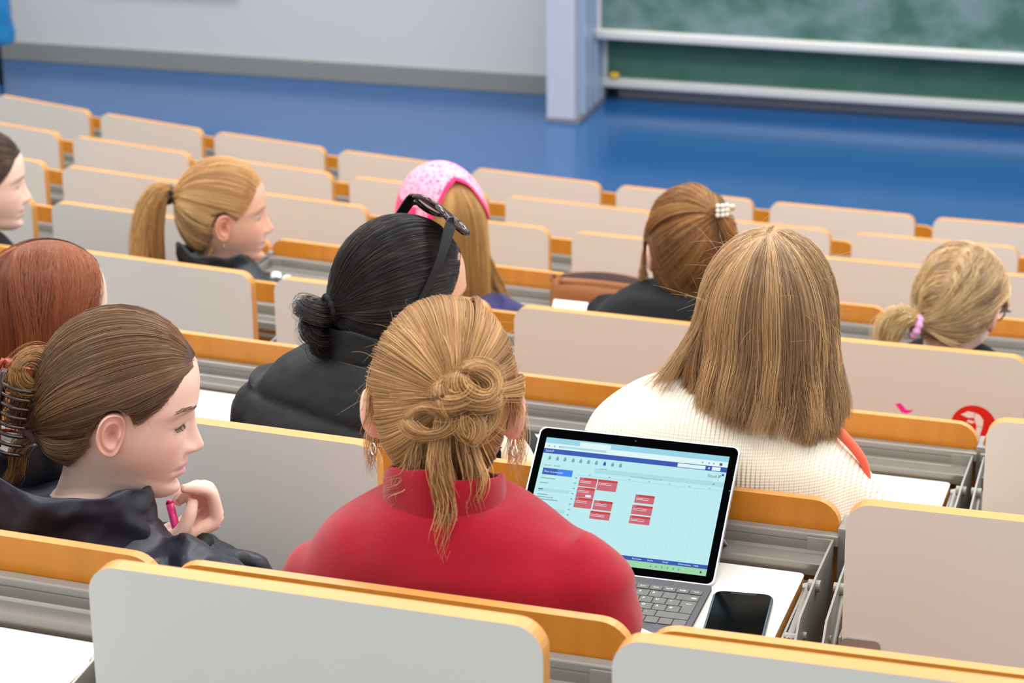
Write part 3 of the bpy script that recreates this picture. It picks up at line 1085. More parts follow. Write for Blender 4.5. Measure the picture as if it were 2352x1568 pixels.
class Person:
    """one seated figure; positions are seat coordinates (x right, y to the front, z from the desk top)"""

    def __init__(s, frame, label, head, yaw, pitch, roll, neck, tyaw=0.0, skin=(.72, .47, .37), brow=(.12, .07, .04), scalp_c=(.3, .2, .12), ear_out=1.0,
                 lips=(.62, .30, .29), sub=5, nphi=90, size=1.0, group=None, dz=UF, body_rings=True):
        loc, a = frame
        s.root = empty('person', loc, a, label, 'person', group)
        s.hc, s.B, s.dz, s.size = np.array(head, float), basis(yaw, pitch, roll), dz, size
        s.nb, s.TB = np.array(neck, float), basis(tyaw, 0)
        s.skin = skin
        P, C, w = head_surface(sub, nphi, skin=skin, brow=brow, scalp=scalp_c, lips=lips)
        H = s.T(P)
        fq = P.reshape(-1, 3)
        s.front = fq[(fq[:, 1] > .03) & (fq[:, 2] > -.11)]
        Bp = s.nb + (P - NECK0) @ s.TB.T
        w = w[:, None, None]
        Q = H * (1 - w) + Bp * w
        # trunk under the clothes, continuous with the neck
        ph = np.pi * np.sign(np.linspace(-1, 1, nphi, endpoint=False)) * (0.5 * np.abs(np.linspace(-1, 1, nphi, endpoint=False)) + 0.5 * np.abs(np.linspace(-1, 1, nphi, endpoint=False)) ** 2)
        hip = np.array([s.nb[0] * .4, .42, -.43])
        rings = []
        for t, rx, ry in ((.06, .085, .060), (.13, .125, .072), (.25, .140, .085), (.5, .125, .085), (.8, .135, .095), (1.0, .12, .09)):
            c = s.nb * (1 - t) + hip * t
            rings.append(c + np.stack([rx * np.sin(ph), ry * np.cos(ph), 0 * ph], axis=1) @ s.TB.T)
        Q = np.concatenate([Q, np.array(rings)], axis=0)
        C = np.concatenate([C, np.broadcast_to(np.array(skin), (6, nphi, 3))], axis=0)
        n = Q.shape[0]
        V = Q.reshape(-1, 3)
        idx = np.arange(n * nphi).reshape(n, nphi)
        F = np.stack([idx[:-1], idx[1:], np.roll(idx, -1, 1)[1:], np.roll(idx, -1, 1)[:-1]], axis=-1).reshape(-1, 4)
        s.V, s.F, s.C = [V], [tuple(q) for q in F.tolist()] + [tuple(idx[-1].tolist())], [C.reshape(-1, 3)]
        s.nv = len(V)
        for e in (-1, 1):
            v, f, c = ear_mesh(e, skin, ear_out)
            s.shell(s.T(v), f, c)

    def T(s, P):
        return s.hc + (np.asarray(P, float) * s.size) @ s.B.T

    def shell(s, V, F, C=None):
        s.V.append(np.asarray(V))
        s.F += [tuple(i + s.nv for i in f) for f in F]
        s.C.append(np.broadcast_to(np.array(s.skin) if C is None else C, (len(V), 3)))
        s.nv += len(V)

    def hand(s, wrist, X, Y, Z, elbow=None, curls=REST, thumb=THUMB, voxel=.004, sc=.92):
        V, F = hand_mesh(wrist, X, Y, Z, curls, thumb, sc, voxel)
        C = np.broadcast_to(np.array(s.skin) * [1.0, .93, .9], (len(V), 3))
        s.shell(V, F, C)
        if elbow is not None:
            v, f = tube([np.array(elbow), np.array(wrist)], [.036, .022], 12)
            s.shell(v, f)

    def surf_y(s, x, z):
        q = s.front
        d = (q[:, 0][None] - np.atleast_1d(x)[:, None]) ** 2 + (q[:, 2][None] - np.atleast_1d(z)[:, None]) ** 2
        k = np.argpartition(d, 6, axis=1)[:, :6]
        w = 1 / (np.take_along_axis(d, k, 1) + 2e-7)
        return (q[k, 1] * w).sum(1) / w.sum(1)

    def body(s, eye=.0010):
        o = mk('body', np.concatenate(s.V), s.F, M['skin'], s.root, True, col=np.concatenate(s.C), dz=s.dz)
        for e in (-1, 1):                                   # eyes
            c = np.array([e * .0315, s.surf_y(e * .0315, -.0008)[0] - .0066 + eye, -.0008])
            th = np.linspace(0, np.pi, 11)
            ph = np.linspace(0, 2 * np.pi, 16, endpoint=False)
            D = np.array([[math.cos(t), math.sin(t) * math.cos(q), math.sin(t) * math.sin(q)] for t in th for q in ph])
            V = c + np.stack([D[:, 1] * .0115, D[:, 0] * .0066, D[:, 2] * .0040], axis=1)
            F = [(i * 16 + j, i * 16 + (j + 1) % 16, (i + 1) * 16 + (j + 1) % 16, (i + 1) * 16 + j) for i in range(10) for j in range(16)]
            r = np.hypot(D[:, 1], D[:, 2]) * (D[:, 0] > 0) + (D[:, 0] <= 0)
            col = np.where(r[:, None] < .36, (.02, .02, .025), np.where(r[:, None] < .62, (.10, .14, .15), (.56, .50, .47)))
            mk('eye', s.T(V), F, M['eye'], s.root, True, col=col, dz=s.dz)
        return o

    def hair(s, S, cap_col, label=None, cap=.0025):
        V, F, C = S.arrays()
        cv, cf = cap_mesh(cap)
        n = len(V)
        V = np.concatenate([V, cv])
        C = np.concatenate([C, np.broadcast_to(cap_col, (len(cv), 3))])
        F = np.concatenate([F, np.array(cf) + n])
        s.hair_o = mk('hair', s.T(V), F, M['hair'], s.root, True, col=C, dz=s.dz, label=label)
        return s.hair_o

    def legs(s, material, seat_x=0.0, knee=(0.09, .80, -.46)):
        """trousers: thighs on the seat, shins down to the floor"""
        V, F = [], []
        for e in (-1, 1):
            pts = crom([(seat_x + e * .08, .40, -.45), (seat_x + e * .10, .60, -.475), (seat_x + e * .11, .78, -.49), (seat_x + e * .11, .81, -.62), (seat_x + e * .11, .79, -.86)], 4)
            v, f = tube(pts, np.interp(np.linspace(0, 1, len(pts)), [0, .3, .5, .7, 1], [.078, .066, .058, .050, .045]), 12)
            b = len(V)
            V += v
            F += [tuple(i + b for i in q) for q in f]
        v, f = tube([(seat_x, .37, -.38), (seat_x, .37, -.47)], [.12, .13], 16)
        b = len(V)
        V += v
        F += [tuple(i + b for i in q) for q in f]
        co, no, fq = remesh(V, F, .014, 4)
        co[:, 2] = np.maximum(co[:, 2], -.90)
        mk('trousers', co, fq, material, s.root, True, dz=s.dz)
        mb = MB()
        for e in (-1, 1):
            mb.box((seat_x + e * .11, .845, -.893), (.085, .22, .05), bev=.02, seg=3)
        mb.build('shoes', M['shoe'], s.root, smooth=True, dz=s.dz)

    def garment(s, name, material, rings, arms, voxel=.009, disp=None, smooth=7, label=None, extra=None, colfn=None):
        """rings: (centre, rx, ry) from neck to hip; arms: list of (points, radii)"""
        V, F = [], []
        nr = 28
        P = crom([list(c) + [rx, ry] for c, rx, ry in rings], 4)
        for row in P:
            c = row[:3]
            for j in range(nr):
                a = 2 * math.pi * j / nr
                ca, sa = math.cos(a), math.sin(a)
                q = np.array([row[3] * np.sign(ca) * abs(ca) ** .85, row[4] * np.sign(sa) * abs(sa) ** .85, 0])
                V.append(c + s.TB @ q)
        for i in range(len(P) - 1):
            for j in range(nr):
                k = (j + 1) % nr
                F.append((i * nr + j, i * nr + k, (i + 1) * nr + k, (i + 1) * nr + j))
        F.append(tuple(range(nr))[::-1])
        F.append(tuple((len(P) - 1) * nr + j for j in range(nr)))
        for pts, rad in arms + (extra or []):
            g = crom(pts, 5)
            v, f = tube(g, np.interp(np.linspace(0, 1, len(g)), np.linspace(0, 1, len(rad)), rad), 16)
            b = len(V)
            V += v
            F += [tuple(i + b for i in q) for q in f]
        co, no, fq = remesh(V, F, voxel, smooth)
        if disp is not None:
            co = co + no * disp(co)[:, None]
        o = mk(name, co, fq, material, s.root, True, dz=s.dz, label=label, col=None if colfn is None else colfn(co))
        return o

    def collar(s, name, material, base, rx, ry, h, tilt=(0, 0), lean=0.0, thick=.006, n=72, wob=.0, parent=None, flare=0.0, off=(0, 0), crinkle=0.0):
        """standing collar: a double-walled ring"""
        base = np.array(base, float)
        V, F = [], []
        prof = [(0, 0), (.12, .005), (.25, .008), (.38, .011), (.5, .013), (.62, .015), (.74, .015), (.85, .014), (.94, .012), (1.0, .006), (1.0, -.004), (.93, -thick - .002), (.7, -thick), (.45, -thick), (0, -thick)]
        for j in range(n):
            a = 2 * math.pi * j / n
            ca, sa = math.cos(a), math.sin(a)
            w = 1 + wob * math.sin(3 * a + 1) + wob * .6 * math.sin(7 * a)
            for q, o in prof:
                z = h * q * (1 + tilt[0] * ca + tilt[1] * sa) * w
                k = 1 + flare * q
                p = np.array([(rx * k + o * .3) * ca + off[0] * q, (ry * k + o * .3) * sa + lean * q + off[1] * q, z])
                V.append(base + s.TB @ p)
        if crinkle:
            A = np.array(V)
            rd = A - base
            rd[:, 2] *= .3
            rd /= np.linalg.norm(rd, axis=1, keepdims=True)
            f_ = fbm(A * [1, 1, 2.2], 16, 3.0, 3) + .6 * (1 - 2 * np.abs(fbm(A * [1, 1, 2.5], 22, 8.0, 2)))
            V = list(A + rd * (crinkle * f_)[:, None] + np.array([0, 0, .5])[None] * (crinkle * fbm(A, 14, 6.0, 2))[:, None])
        m = len(prof)
        for j in range(n):
            k = (j + 1) % n
            for i in range(m - 1):
                F.append((j * m + i, k * m + i, k * m + i + 1, j * m + i + 1))
        o = mk(name, V, F, material, parent or s.root, True, dz=s.dz)
        md = o.modifiers.new('sub', 'SUBSURF')
        md.levels = md.render_levels = 1
        return o


def shoulders(c, rows, hip, hiprx=.15, hipry=.11):
    """rings from the neck base c down; rows: (dz, rx, ry, dy, dx)"""
    out = []
    for r in rows:
        dz_, rx, ry, dy = r[:4]
        dx = r[4] if len(r) > 4 else 0
        out.append(((c[0] + dx, c[1] + dy, c[2] + dz_), rx, ry))
    out.append((hip, hiprx, hipry))
    return out


M['eye'] = mat_attr('eye', 0.12, 0.5)
M['shoe'] = mat('dark_shoe', srgb(40, 40, 44), 0.6)
M['denim'] = mat('dark_trousers', srgb(44, 50, 66), 0.8, noise_amt=.1, noise_scale=300)
def draped(S, n, B, part_x, z_end, dark, light, az=(50, 310), push=(0, 0), flare=.012, rad=.00028, layer=.014, lift=.005, wave=.004, seed=0., curl=0.0, bias=1.0, front_y=.8, back_y=-.5, locks=60, spread=.10):
    """hair falling from a parting over the skull and then straight down; z_end(az) in head coordinates"""
    down = B.T @ np.array([0, 0, -1.0])
    m = Strands.M
    K = locks
    la = np.radians(RNG.uniform(az[0], az[1], K))
    li = RNG.integers(0, K, n)
    al = la[li] + RNG.normal(size=n) * spread
    ca, sa = np.cos(al), np.sin(al)                       # 0 = front, grows towards the left side
    ya = np.clip(ca * 1.0 + RNG.normal(size=n) * .22, back_y, front_y)
    A = np.stack([part_x - sa * .04 + RNG.normal(size=n) * .015, ya * .9, np.full(n, .85)], axis=1)
    A /= np.linalg.norm(A, axis=1, keepdims=True)
    Bd = np.stack([-sa, ca, np.full(n, -.18)], axis=1)
    Bd /= np.linalg.norm(Bd, axis=1, keepdims=True)
    k1 = 9
    t = np.linspace(0, 1, k1)[None, :, None]
    dot = np.clip((A * Bd).sum(1), -.99, .999)
    om = np.arccos(dot)[:, None, None]
    Q = np.sin((1 - t) * om) / np.sin(om) * A[:, None] + np.sin(t * om) / np.sin(om) * Bd[:, None]
    dep = np.clip(RNG.random(K)[li] * .7 + RNG.random(n) * .3, 0, 1)
    off = lift + layer * dep[:, None] * np.sqrt(np.clip(t[..., 0], 0, 1))
    P1 = scalp(Q, off)
    end = P1[:, -1]
    ze = np.array([z_end(math.degrees(a) % 360) for a in al]) * (1 - .10 * RNG.random(n) ** 2 - .16 * RNG.random(K)[li] ** 2)
    zdrop = np.maximum(end[:, 2] - ze, .01)
    k2 = m - k1 + 1
    u = np.linspace(0, 1, k2)[None, 1:, None]
    radial = np.stack([-sa, ca, 0 * sa], axis=1)
    fl = (flare * (.4 + RNG.random(n)))[:, None, None]
    lw = RNG.random(K)[li] * 6.28
    P2 = end[:, None] + down * (zdrop[:, None, None] * u) + radial[:, None] * fl * u + \
        np.array([push[0], push[1], 0]) * u ** 1.5 + curl * radial[:, None] * (u ** 4) + \
        wave * np.stack([np.sin(u[..., 0] * 6 + lw[:, None]), np.cos(u[..., 0] * 5 + lw[:, None]), 0 * u[..., 0] + 0 * lw[:, None]], axis=-1) * u
    lr = np.stack([-np.sin(la[li]), np.cos(la[li]), 0 * sa], axis=1)
    P2 = P2 + ((lr - radial) * .085)[:, None] * .5 * u
    P = np.concatenate([P1, P2], axis=1)
    for _ in range(2):
        P[:, 1:-1] = .25 * P[:, :-2] + .5 * P[:, 1:-1] + .25 * P[:, 2:]
    tt = np.clip(RNG.random(K)[li] * .82 + RNG.random(n) * .18, 0, 1)[:, None] ** bias
    S.add(P, rad * (.7 + .6 * RNG.random(n)), np.array(dark) * (1 - tt) + np.array(light) * tt)


def strays(S, n, col, lo=.004, hi=.02, ln=.045, rad=.00011):
    D = roots(n)
    t = np.linspace(0, 1, Strands.M)[None, :, None]
    dr = RNG.normal(size=(n, 1, 3)) * .55 + D[:, None] * .22
    P = scalp(D, 0.005)[:, None] + dr * t * ln * RNG.random((n, 1, 1)) + (RNG.normal(size=(n, 1, 3)) * .012 + [0, 0, -.014]) * t * t
    S.add(P, rad, col)


def L(r, g, b):
    return np.array(srgb(r, g, b)[:3])


def cloth(name, c, rough=.85, bump=.25, scale=900, **k):
    m = mat(name, c, rough, spec=.2, bump=bump, bump_scale=scale, **k)
    m.node_tree.nodes['Principled BSDF'].inputs['Sheen Weight'].default_value = .25 if max(c[:3]) > .25 else .04
    m.node_tree.nodes['Principled BSDF'].inputs['Sheen Roughness'].default_value = .5
    return m


def torus(name, c, nrm, R, r, material, parent, dz, squash=1.0, nu=40, nv=12, wob=0):
    nrm = np.array(nrm, float)
    nrm /= np.linalg.norm(nrm)
    a = np.cross(nrm, [0, 0, 1.0] if abs(nrm[2]) < .9 else [0, 1.0, 0])
    a /= np.linalg.norm(a)
    b = np.cross(nrm, a)
    V, F = [], []
    for i in range(nu):
        t = 2 * math.pi * i / nu
        rr = r * (1 + wob * math.sin(9 * t))
        for j in range(nv):
            p = 2 * math.pi * j / nv
            d = a * math.cos(t) + b * math.sin(t) * squash
            V.append(np.array(c) + d * (R + rr * math.cos(p)) + nrm * rr * math.sin(p))
    for i in range(nu):
        for j in range(nv):
            F.append((i * nv + j, ((i + 1) % nu) * nv + j, ((i + 1) % nu) * nv + (j + 1) % nv, i * nv + (j + 1) % nv))
    return mk(name, V, F, material, parent, True, dz=dz)


def folds(amp, scale, seed=0.0, extra=None):
    def f(co):
        d = amp * fbm(co, scale, seed, 3)
        return d + extra(co) if extra else d
    return f


SKIN_A = tuple(L(240, 204, 186))
SKIN_B = tuple(L(226, 176, 150))
SKIN_C = tuple(L(218, 164, 134))

# ---------------------------------------------------------------- red jumper woman
p = Person(seat_frame(1, 0), 'person in a red jumper with a messy strawberry blonde bun, facing the laptop', (-.011, .42, .042), -15, 12, 0,
           (.012, .350, -.105), -3, SKIN_A, scalp_c=tuple(L(176, 136, 84)), sub=6, nphi=100, size=.955)
d1, l1 = L(136, 86, 44), L(242, 192, 128)
S = Strands()
bun = np.array([.022, -.116, .024])
pulled(S, roots(7360), bun, d1, l1, lift=.003, layer=.006, clump=.008, rad=.00029, tail=.022, seed=1.3)
for c, nr, R, tr, a0, a1, n, sq in (((.046, -.122, .042), (.5, -.8, .35), .024, .011, -30, 290, 300, .8), ((-.004, -.132, .000), (-.25, -1, .35), .026, .009, 10, 340, 260, .62),
                                    ((.020, -.134, .030), (.1, -1, .9), .017, .013, 60, 300, 260, .8), ((.046, -.118, .006), (.7, -.7, -.1), .022, .012, 0, 260, 260, .8),
                                    ((.012, -.136, .026), (.9, -.2, .2), .013, .008, 0, 330, 160, 1.0), ((.052, -.118, .022), (.2, -.6, 1), .018, .008, 20, 240, 140, .7),
                                    ((.030, -.126, -.012), (-.3, -.9, .2), .020, .010, 150, 330, 160, .9)):
    loop_knot(S, c, nr, R, tr, a0, a1, n, d1, l1, .00030, squash=sq)
bundle(S, [(.010, -.125, .0), (.008, -.135, -.05), (.016, -.125, -.10), (.012, -.135, -.150)], [.012, .018, .022, .018], 240, d1, l1, wave=.007, cut=.5)
bundle(S, [(.035, -.12, -.01), (.045, -.118, -.06), (.040, -.112, -.11)], [.010, .016, .018], 150, d1, l1, wave=.006, cut=.5)
bundle(S, [(-.02, -.105, -.03), (-.03, -.105, -.07), (-.048, -.10, -.09)], [.010, .018, .022], 150, d1, l1, wave=.006, cut=.6)
for e in (-1, 1):                                        # wisps in front of the ears
    bundle(S, [(e * .066, .045, .05), (e * .080, .030, .0), (e * .086, .010, -.05), (e * .082, .0, -.085)], [.010, .010, .010, .012], 90, d1, l1, wave=.006, cut=.6)
    bundle(S, [(e * .076, -.02, .05), (e * .084, -.03, .01), (e * .086, -.03, -.03)], [.008, .010, .012], 70, d1, l1, wave=.004, cut=.6)
strays(S, 150, L(220, 170, 105))
p.hair(S, L(150, 106, 58))
red = cloth('red_wool', srgb(156, 4, 30), .9, .35, 1300, noise_amt=.06, noise_scale=60)
p.hand((.06, .70, -.352), (-1, .2, 0), (.2, 1, -.1), (0, 0, 1), (.225, .50, -.30), voxel=.005)
p.hand((-.06, .69, -.352), (1, .2, 0), (-.1, 1, -.1), (0, 0, 1), (-.20, .48, -.32), voxel=.005)
p.body()
c = (.022, .345, -.030)
p.garment('sweater', red, shoulders(c, [(0, .070, .060, .0), (-.016, .098, .072, 0), (-.050, .148, .086, .0), (-.090, .176, .094, .0, .006), (-.15, .190, .100, .004, .008), (-.24, .19, .104, .01, .008)], (.03, .37, -.42)),
          [([(-.10, .345, -.145), (-.143, .352, -.188), (-.165, .43, -.325), (-.07, .67, -.352)], [.050, .054, .050, .036]),
           ([(.140, .345, -.100), (.180, .350, -.146), (.154, .41, -.315), (.07, .68, -.352)], [.052, .057, .052, .036])],
          disp=folds(.005, 7, 3.0, lambda co: .0025 * np.sin(co[:, 2] * 95 + 3 * fbm(co, 5, 1.0)) * np.clip((-.02 - co[:, 2]) * 6, 0, 1)), smooth=12)
p.collar('sweater_collar', red, (.016, .338, -.062), .066, .058, .055, tilt=(0, -.35), lean=.006, wob=.05, flare=-.05)
for e in (-1, 1):
    torus('earring', p.T([e * .0825, -.010, -.056]), p.B[:, 1] * .6 + p.B[:, 0], .0066, .0010, M['silver'], p.root, UF)
p.legs(M['denim'], .03)

# ---------------------------------------------------------------- brown-haired woman, chin on finger
p = Person(seat_frame(1, -1), 'person in a navy puffer jacket, brown hair in a claw clip, finger on chin', (.076, .50, -.043), 65, 14, 0,
           (.018, .435, -.205), 25, SKIN_A, brow=tuple(L(176, 136, 112)), scalp_c=tuple(L(110, 78, 54)), sub=8, nphi=120, size=.955)
BROWN = p
d1, l1 = L(62, 38, 26), L(158, 118, 82)
S = Strands()
tie = np.array([0.0, -.105, -.052])
pulled(S, roots(10400), tie, d1, l1, lift=.003, layer=.007, clump=.006, rad=.00026, tail=.016, seed=2.1)
loop_knot(S, (0.012, -.122, .024), (1, .25, .15), .019, .012, 0, 350, 340, L(120, 80, 44), L(206, 156, 96), .00030)
bundle(S, [(0, -.10, -.06), (.004, -.12, -.085), (.008, -.118, -.115), (.004, -.125, -.135)], [.012, .014, .014, .010], 220, L(110, 72, 40), L(204, 152, 92), wave=.003, cut=.4)
bundle(S, [(0.01, -.125, .0), (.004, -.132, -.03), (0, -.128, -.06)], [.016, .022, .018], 260, d1, l1, wave=.003)
strays(S, 60, L(120, 86, 58), ln=.03)
p.hair(S, L(74, 50, 34))
S = Strands()                                            # brows and lashes as fine hairs
for e in (-1, 1):
    n = 110
    u = RNG.random(n)
    x0 = e * (.014 + .038 * u)
    z0 = .0185 + .006 * np.sin(u * 2.4) + RNG.normal(size=n) * .0012
    A = np.stack([x0, p.surf_y(x0, z0), z0], 1)
    x1, z1 = x0 + e * .005, z0 + .0012 - .003 * u
    Bv = np.stack([x1, p.surf_y(x1, z1), z1], 1)
    t = np.linspace(0, 1, 5)[None, :, None]
    S.add(A[:, None] * (1 - t) + Bv[:, None] * t + np.array([0, .0004, 0]), .00020, L(112, 80, 62))
    n = 46
    u = RNG.random(n)
    x0 = e * (.019 + .025 * u)
    z0 = -.0060 + 6 * (np.abs(x0) - .0315) ** 2
    A = np.stack([x0, p.surf_y(x0, z0), z0], 1)
    Bv = A + np.stack([e * .003 * u + RNG.normal(size=n) * .0006, .0035 + .0015 * RNG.random(n), -.0042 + RNG.normal(size=n) * .0006], 1)
    S.add(A[:, None] * (1 - t) + Bv[:, None] * t, .00017, L(30, 20, 18))
V, F, C = S.arrays()
mk('eyebrows', p.T(V), F, M['hair'], p.root, True, col=C, dz=UF, label='brown eyebrows and lashes')
claw_m = mat('claw_brown', srgb(40, 22, 16), .22, spec=.6)
claw_r = mat('claw_tortoise_red', srgb(150, 44, 20), .2, spec=.6)
mb = MB()
for i in range(8):                                       # claw clip: spine, teeth, second jaw
    z = .008 - .0125 * i
    for e, mi in ((1, 0), (-1, 1)):
        pts = [(e * .006, -.156 + .004 * abs(i - 3.5) * .4, z), (e * .026, -.152, z - .001), (e * .038, -.134, z - .002), (e * .036, -.112, z - .002)]
        mb.tube([tuple(q) for q in crom(pts, 4)], np.linspace(.0034, .0022, 13), 8, mi)
for e, mi in ((1, 0), (-1, 1)):
    pts = [(e * .016, -.152, .022), (e * .024, -.157, -.02), (e * .024, -.157, -.06), (e * .016, -.148, -.098)]
    g = crom(pts, 6)
    mb.tube([tuple(q) for q in g], np.interp(np.linspace(0, 1, len(g)), [0, .5, 1], [.006, .011, .006]), 10, mi)
mb.tube([tuple(q) for q in crom([(-.012, -.158, .024), (-.008, -.166, .0), (-.008, -.168, -.06), (-.014, -.156, -.096)], 5)], .0035, 8, 1)
mb.V = [tuple(q) for q in p.T(np.array(mb.V))]
mb.build('claw_clip', [claw_m, claw_r], p.root, smooth=True, dz=UF, label='dark brown claw clip with tortoise red rear jaw')
torus('hair_tie', p.T([.004, -.106, -.062]), p.B @ np.array([.1, -.6, -1]), .014, .005, mat('hair_tie_mauve', srgb(92, 66, 70), .9), p.root, UF, wob=.15)
navy = mat('navy_nylon', srgb(32, 33, 46), .45, spec=.4, bump=.5, bump_scale=38)
# right hand, index finger on the chin
X, Y = np.array([.664, -.678, 0]), np.array([.633, .642, .35])
Zd = -np.cross(X, Y)
p.hand((.098, .522, -.238), X, Y, Zd, None, [(78, 52, 18, 2), (82, 78, 40, 0), (84, 84, 46, -3), (80, 82, 46, -8)],
       [(.018, .012, -.006), (.030, .034, -.016), (.030, .056, -.034), (.020, .070, -.046)], voxel=.0026, sc=.88)
fa, fb = tube([(.16, .52, -.42), (.125, .515, -.29), (.100, .518, -.232)], [.036, .028, .022], 12)
p.shell(fa, fb)
p.body(-.004)
c = (.016, .432, -.165)


def puff(co):
    r = 1 - np.abs(fbm(co * [1, 1, 1.8], 17, 5.0, 2)) * 2
    return .0050 * fbm(co, 10, 5.0) + .0045 * r + .0014 * fbm(co, 48, 9.0, 2)


p.garment('puffer_jacket', navy, shoulders(c, [(0, .092, .080, .0), (-.02, .130, .100, 0), (-.045, .170, .118, -.005), (-.08, .198, .130, -.01), (-.14, .212, .138, -.02), (-.22, .206, .140, -.03)], (.02, .37, -.43), .17, .13),
          [([(-.13, .45, -.245), (-.16, .52, -.30), (-.03, .72, -.372), (.13, .64, -.345), (.172, .600, -.318)], [.072, .066, .056, .048, .043]),
           ([(.15, .40, -.235), (.215, .45, -.30), (.245, .535, -.405), (.180, .535, -.32), (.136, .520, -.250)], [.078, .074, .062, .055, .040])],
          disp=puff, smooth=5, voxel=.007)
p.collar('jacket_collar', navy, (.022, .440, -.190), .104, .100, .074, tilt=(-.03, -.30), lean=.0, thick=.016, wob=.05, flare=-.04, crinkle=.011)
mb = MB().tube([tuple(q) for q in crom([(-.165, .340, -.215), (-.06, .325, -.180), (.06, .335, -.190), (.16, .385, -.215)], 6)], .0022, 6)
mb.build('piping', mat('jacket_piping', srgb(20, 20, 26), .5), p.root, smooth=True, dz=UF)
torus('cuff', (.136, .520, -.250), (-.62, -.12, .75), .030, .010, mat('cuff_black', srgb(14, 14, 17), .7), p.root, UF, wob=.25)
torus('cuff', (.175, .597, -.314), (.5, -.4, .75), .032, .010, bpy.data.materials['cuff_black'], p.root, UF, wob=.2)
p.legs(M['denim'], .02)
mb = MB().tube([(.110, .534, -.186), (.128, .524, -.240)], [.0052, .0052], 14, 0)
mb.tube([(.110, .534, -.186), (.1085, .535, -.181)], [.0052, .003], 14, 0)
mb.tube([(.128, .524, -.240), (.134, .521, -.257)], [.0070, .0064], 14, 1)
fr = SEATS[(1, -1)]
o = mb.build('highlighter_pen', [mat('pen_pink', srgb(250, 70, 150), .35), mat('pen_pink_deep', srgb(240, 12, 92), .35)], None, smooth=True, dz=UF)
o.matrix_world = Matrix.Translation(fr.location) @ Matrix.Rotation(fr.rotation_euler.z, 4, 'Z')
tag(o, 'bright pink pen held in the hand of the brown-haired woman', 'pen')

# ---------------------------------------------------------------- copper-haired woman
p = Person(seat_frame(2, -1), 'person with long copper red hair in a side parting, behind the brown-haired woman', (.0, .48, -.062), 50, 8, 0,
           (-.02, .42, -.225), 15, SKIN_A, brow=tuple(L(90, 50, 36)), scalp_c=tuple(L(214, 140, 110)), sub=6, nphi=90, ear_out=.3)
d1, l1 = L(66, 28, 18), L(172, 98, 60)
S = Strands()
draped(S, 7800, p.B, .012, lambda a: -.24, d1, l1, az=(58, 302), flare=.008, layer=.012, lift=.004, push=(0, -.02), seed=1, rad=.00028, wave=.003)
strays(S, 60, L(150, 70, 40), ln=.03)
p.hair(S, L(104, 46, 26))
p.body()
dark_top = cloth('black_knit', srgb(26, 26, 30), .85)
p.garment('dark_top', dark_top, shoulders((-.02, .415, -.19), [(0, .08, .07, 0), (-.03, .13, .08, 0), (-.07, .18, .10, -.01), (-.13, .195, .11, .0)], (0, .38, -.43)),
          [([(-.15, .42, -.26), (-.2, .52, -.36), (-.06, .70, -.37)], [.06, .055, .042]), ([(.13, .40, -.26), (.18, .52, -.37), (.06, .70, -.37)], [.06, .055, .042])], disp=folds(.004, 8))
p.hand((-.04, .70, -.362), (1, 0, 0), (.2, 1, 0), (0, 0, 1), None, voxel=.006)
p.hand((.05, .70, -.362), (-1, 0, 0), (-.2, 1, 0), (0, 0, 1), None, voxel=.006)
p.legs(M['denim'])

# ---------------------------------------------------------------- black-haired woman with sunglasses on her head
p = Person(seat_frame(2, 0), 'person in a black puffer jacket with sleek black hair in a low bun', (.116, .40, .062), 43, 6, 0,
           (.088, .352, -.085), 0, SKIN_C, brow=tuple(L(40, 26, 22)), scalp_c=tuple(L(26, 20, 18)), sub=6, nphi=90, ear_out=.35)
BLACK = p
d1, l1 = L(10, 8, 8), L(52, 42, 38)
S = Strands()
tie = np.array([.006, -.118, -.010])
pulled(S, roots(8960), tie, d1, l1, lift=.004, layer=.004, clump=.003, rad=.00027, tail=.014, seed=.7, ears=False)
loop_knot(S, (-.004, -.142, -.012), (.25, .25, 1), .017, .014, 0, 360, 420, d1, l1, .00032)
loop_knot(S, (-.002, -.138, -.040), (.6, .2, .6), .016, .013, 0, 360, 380, d1, l1, .00032)
loop_knot(S, (.004, -.128, -.058), (1, .2, .2), .014, .010, 0, 320, 200, d1, l1, .00032)
p.hair(S, L(20, 16, 15))
torus('hair_tie', p.T([.004, -.122, -.006]), p.B @ np.array([0, -1, -.2]), .0165, .0042, mat('hair_tie_black', srgb(20, 18, 18), .9), p.root, UF, wob=.2)
p.hand((-.03, .68, -.36), (1, 0, 0), (.2, 1, 0), (0, 0, 1), None, voxel=.006)
p.hand((.20, .68, -.36), (-1, 0, 0), (-.2, 1, 0), (0, 0, 1), None, voxel=.006)
p.body()
blackn = mat('black_padded_cloth', srgb(26, 27, 29), .62, spec=.3, bump=.15, bump_scale=700)


def quilt(co):
    z = co[:, 2] + .10 * (co[:, 0] - .08) + .35 * (co[:, 0] - .08) ** 2 + .012 * fbm(co, 4, 2.0, 2)
    d = np.zeros(len(co))
    for zk in (-.088, -.215, -.335):
        d -= .010 * np.exp(-np.abs(z - zk) / .010)
        d += .004 * np.exp(-((z - zk + .05) / .03) ** 2)
    return d + .0035 * fbm(co, 16, 4.0) + .0012 * fbm(co, 45, 7.0, 2)


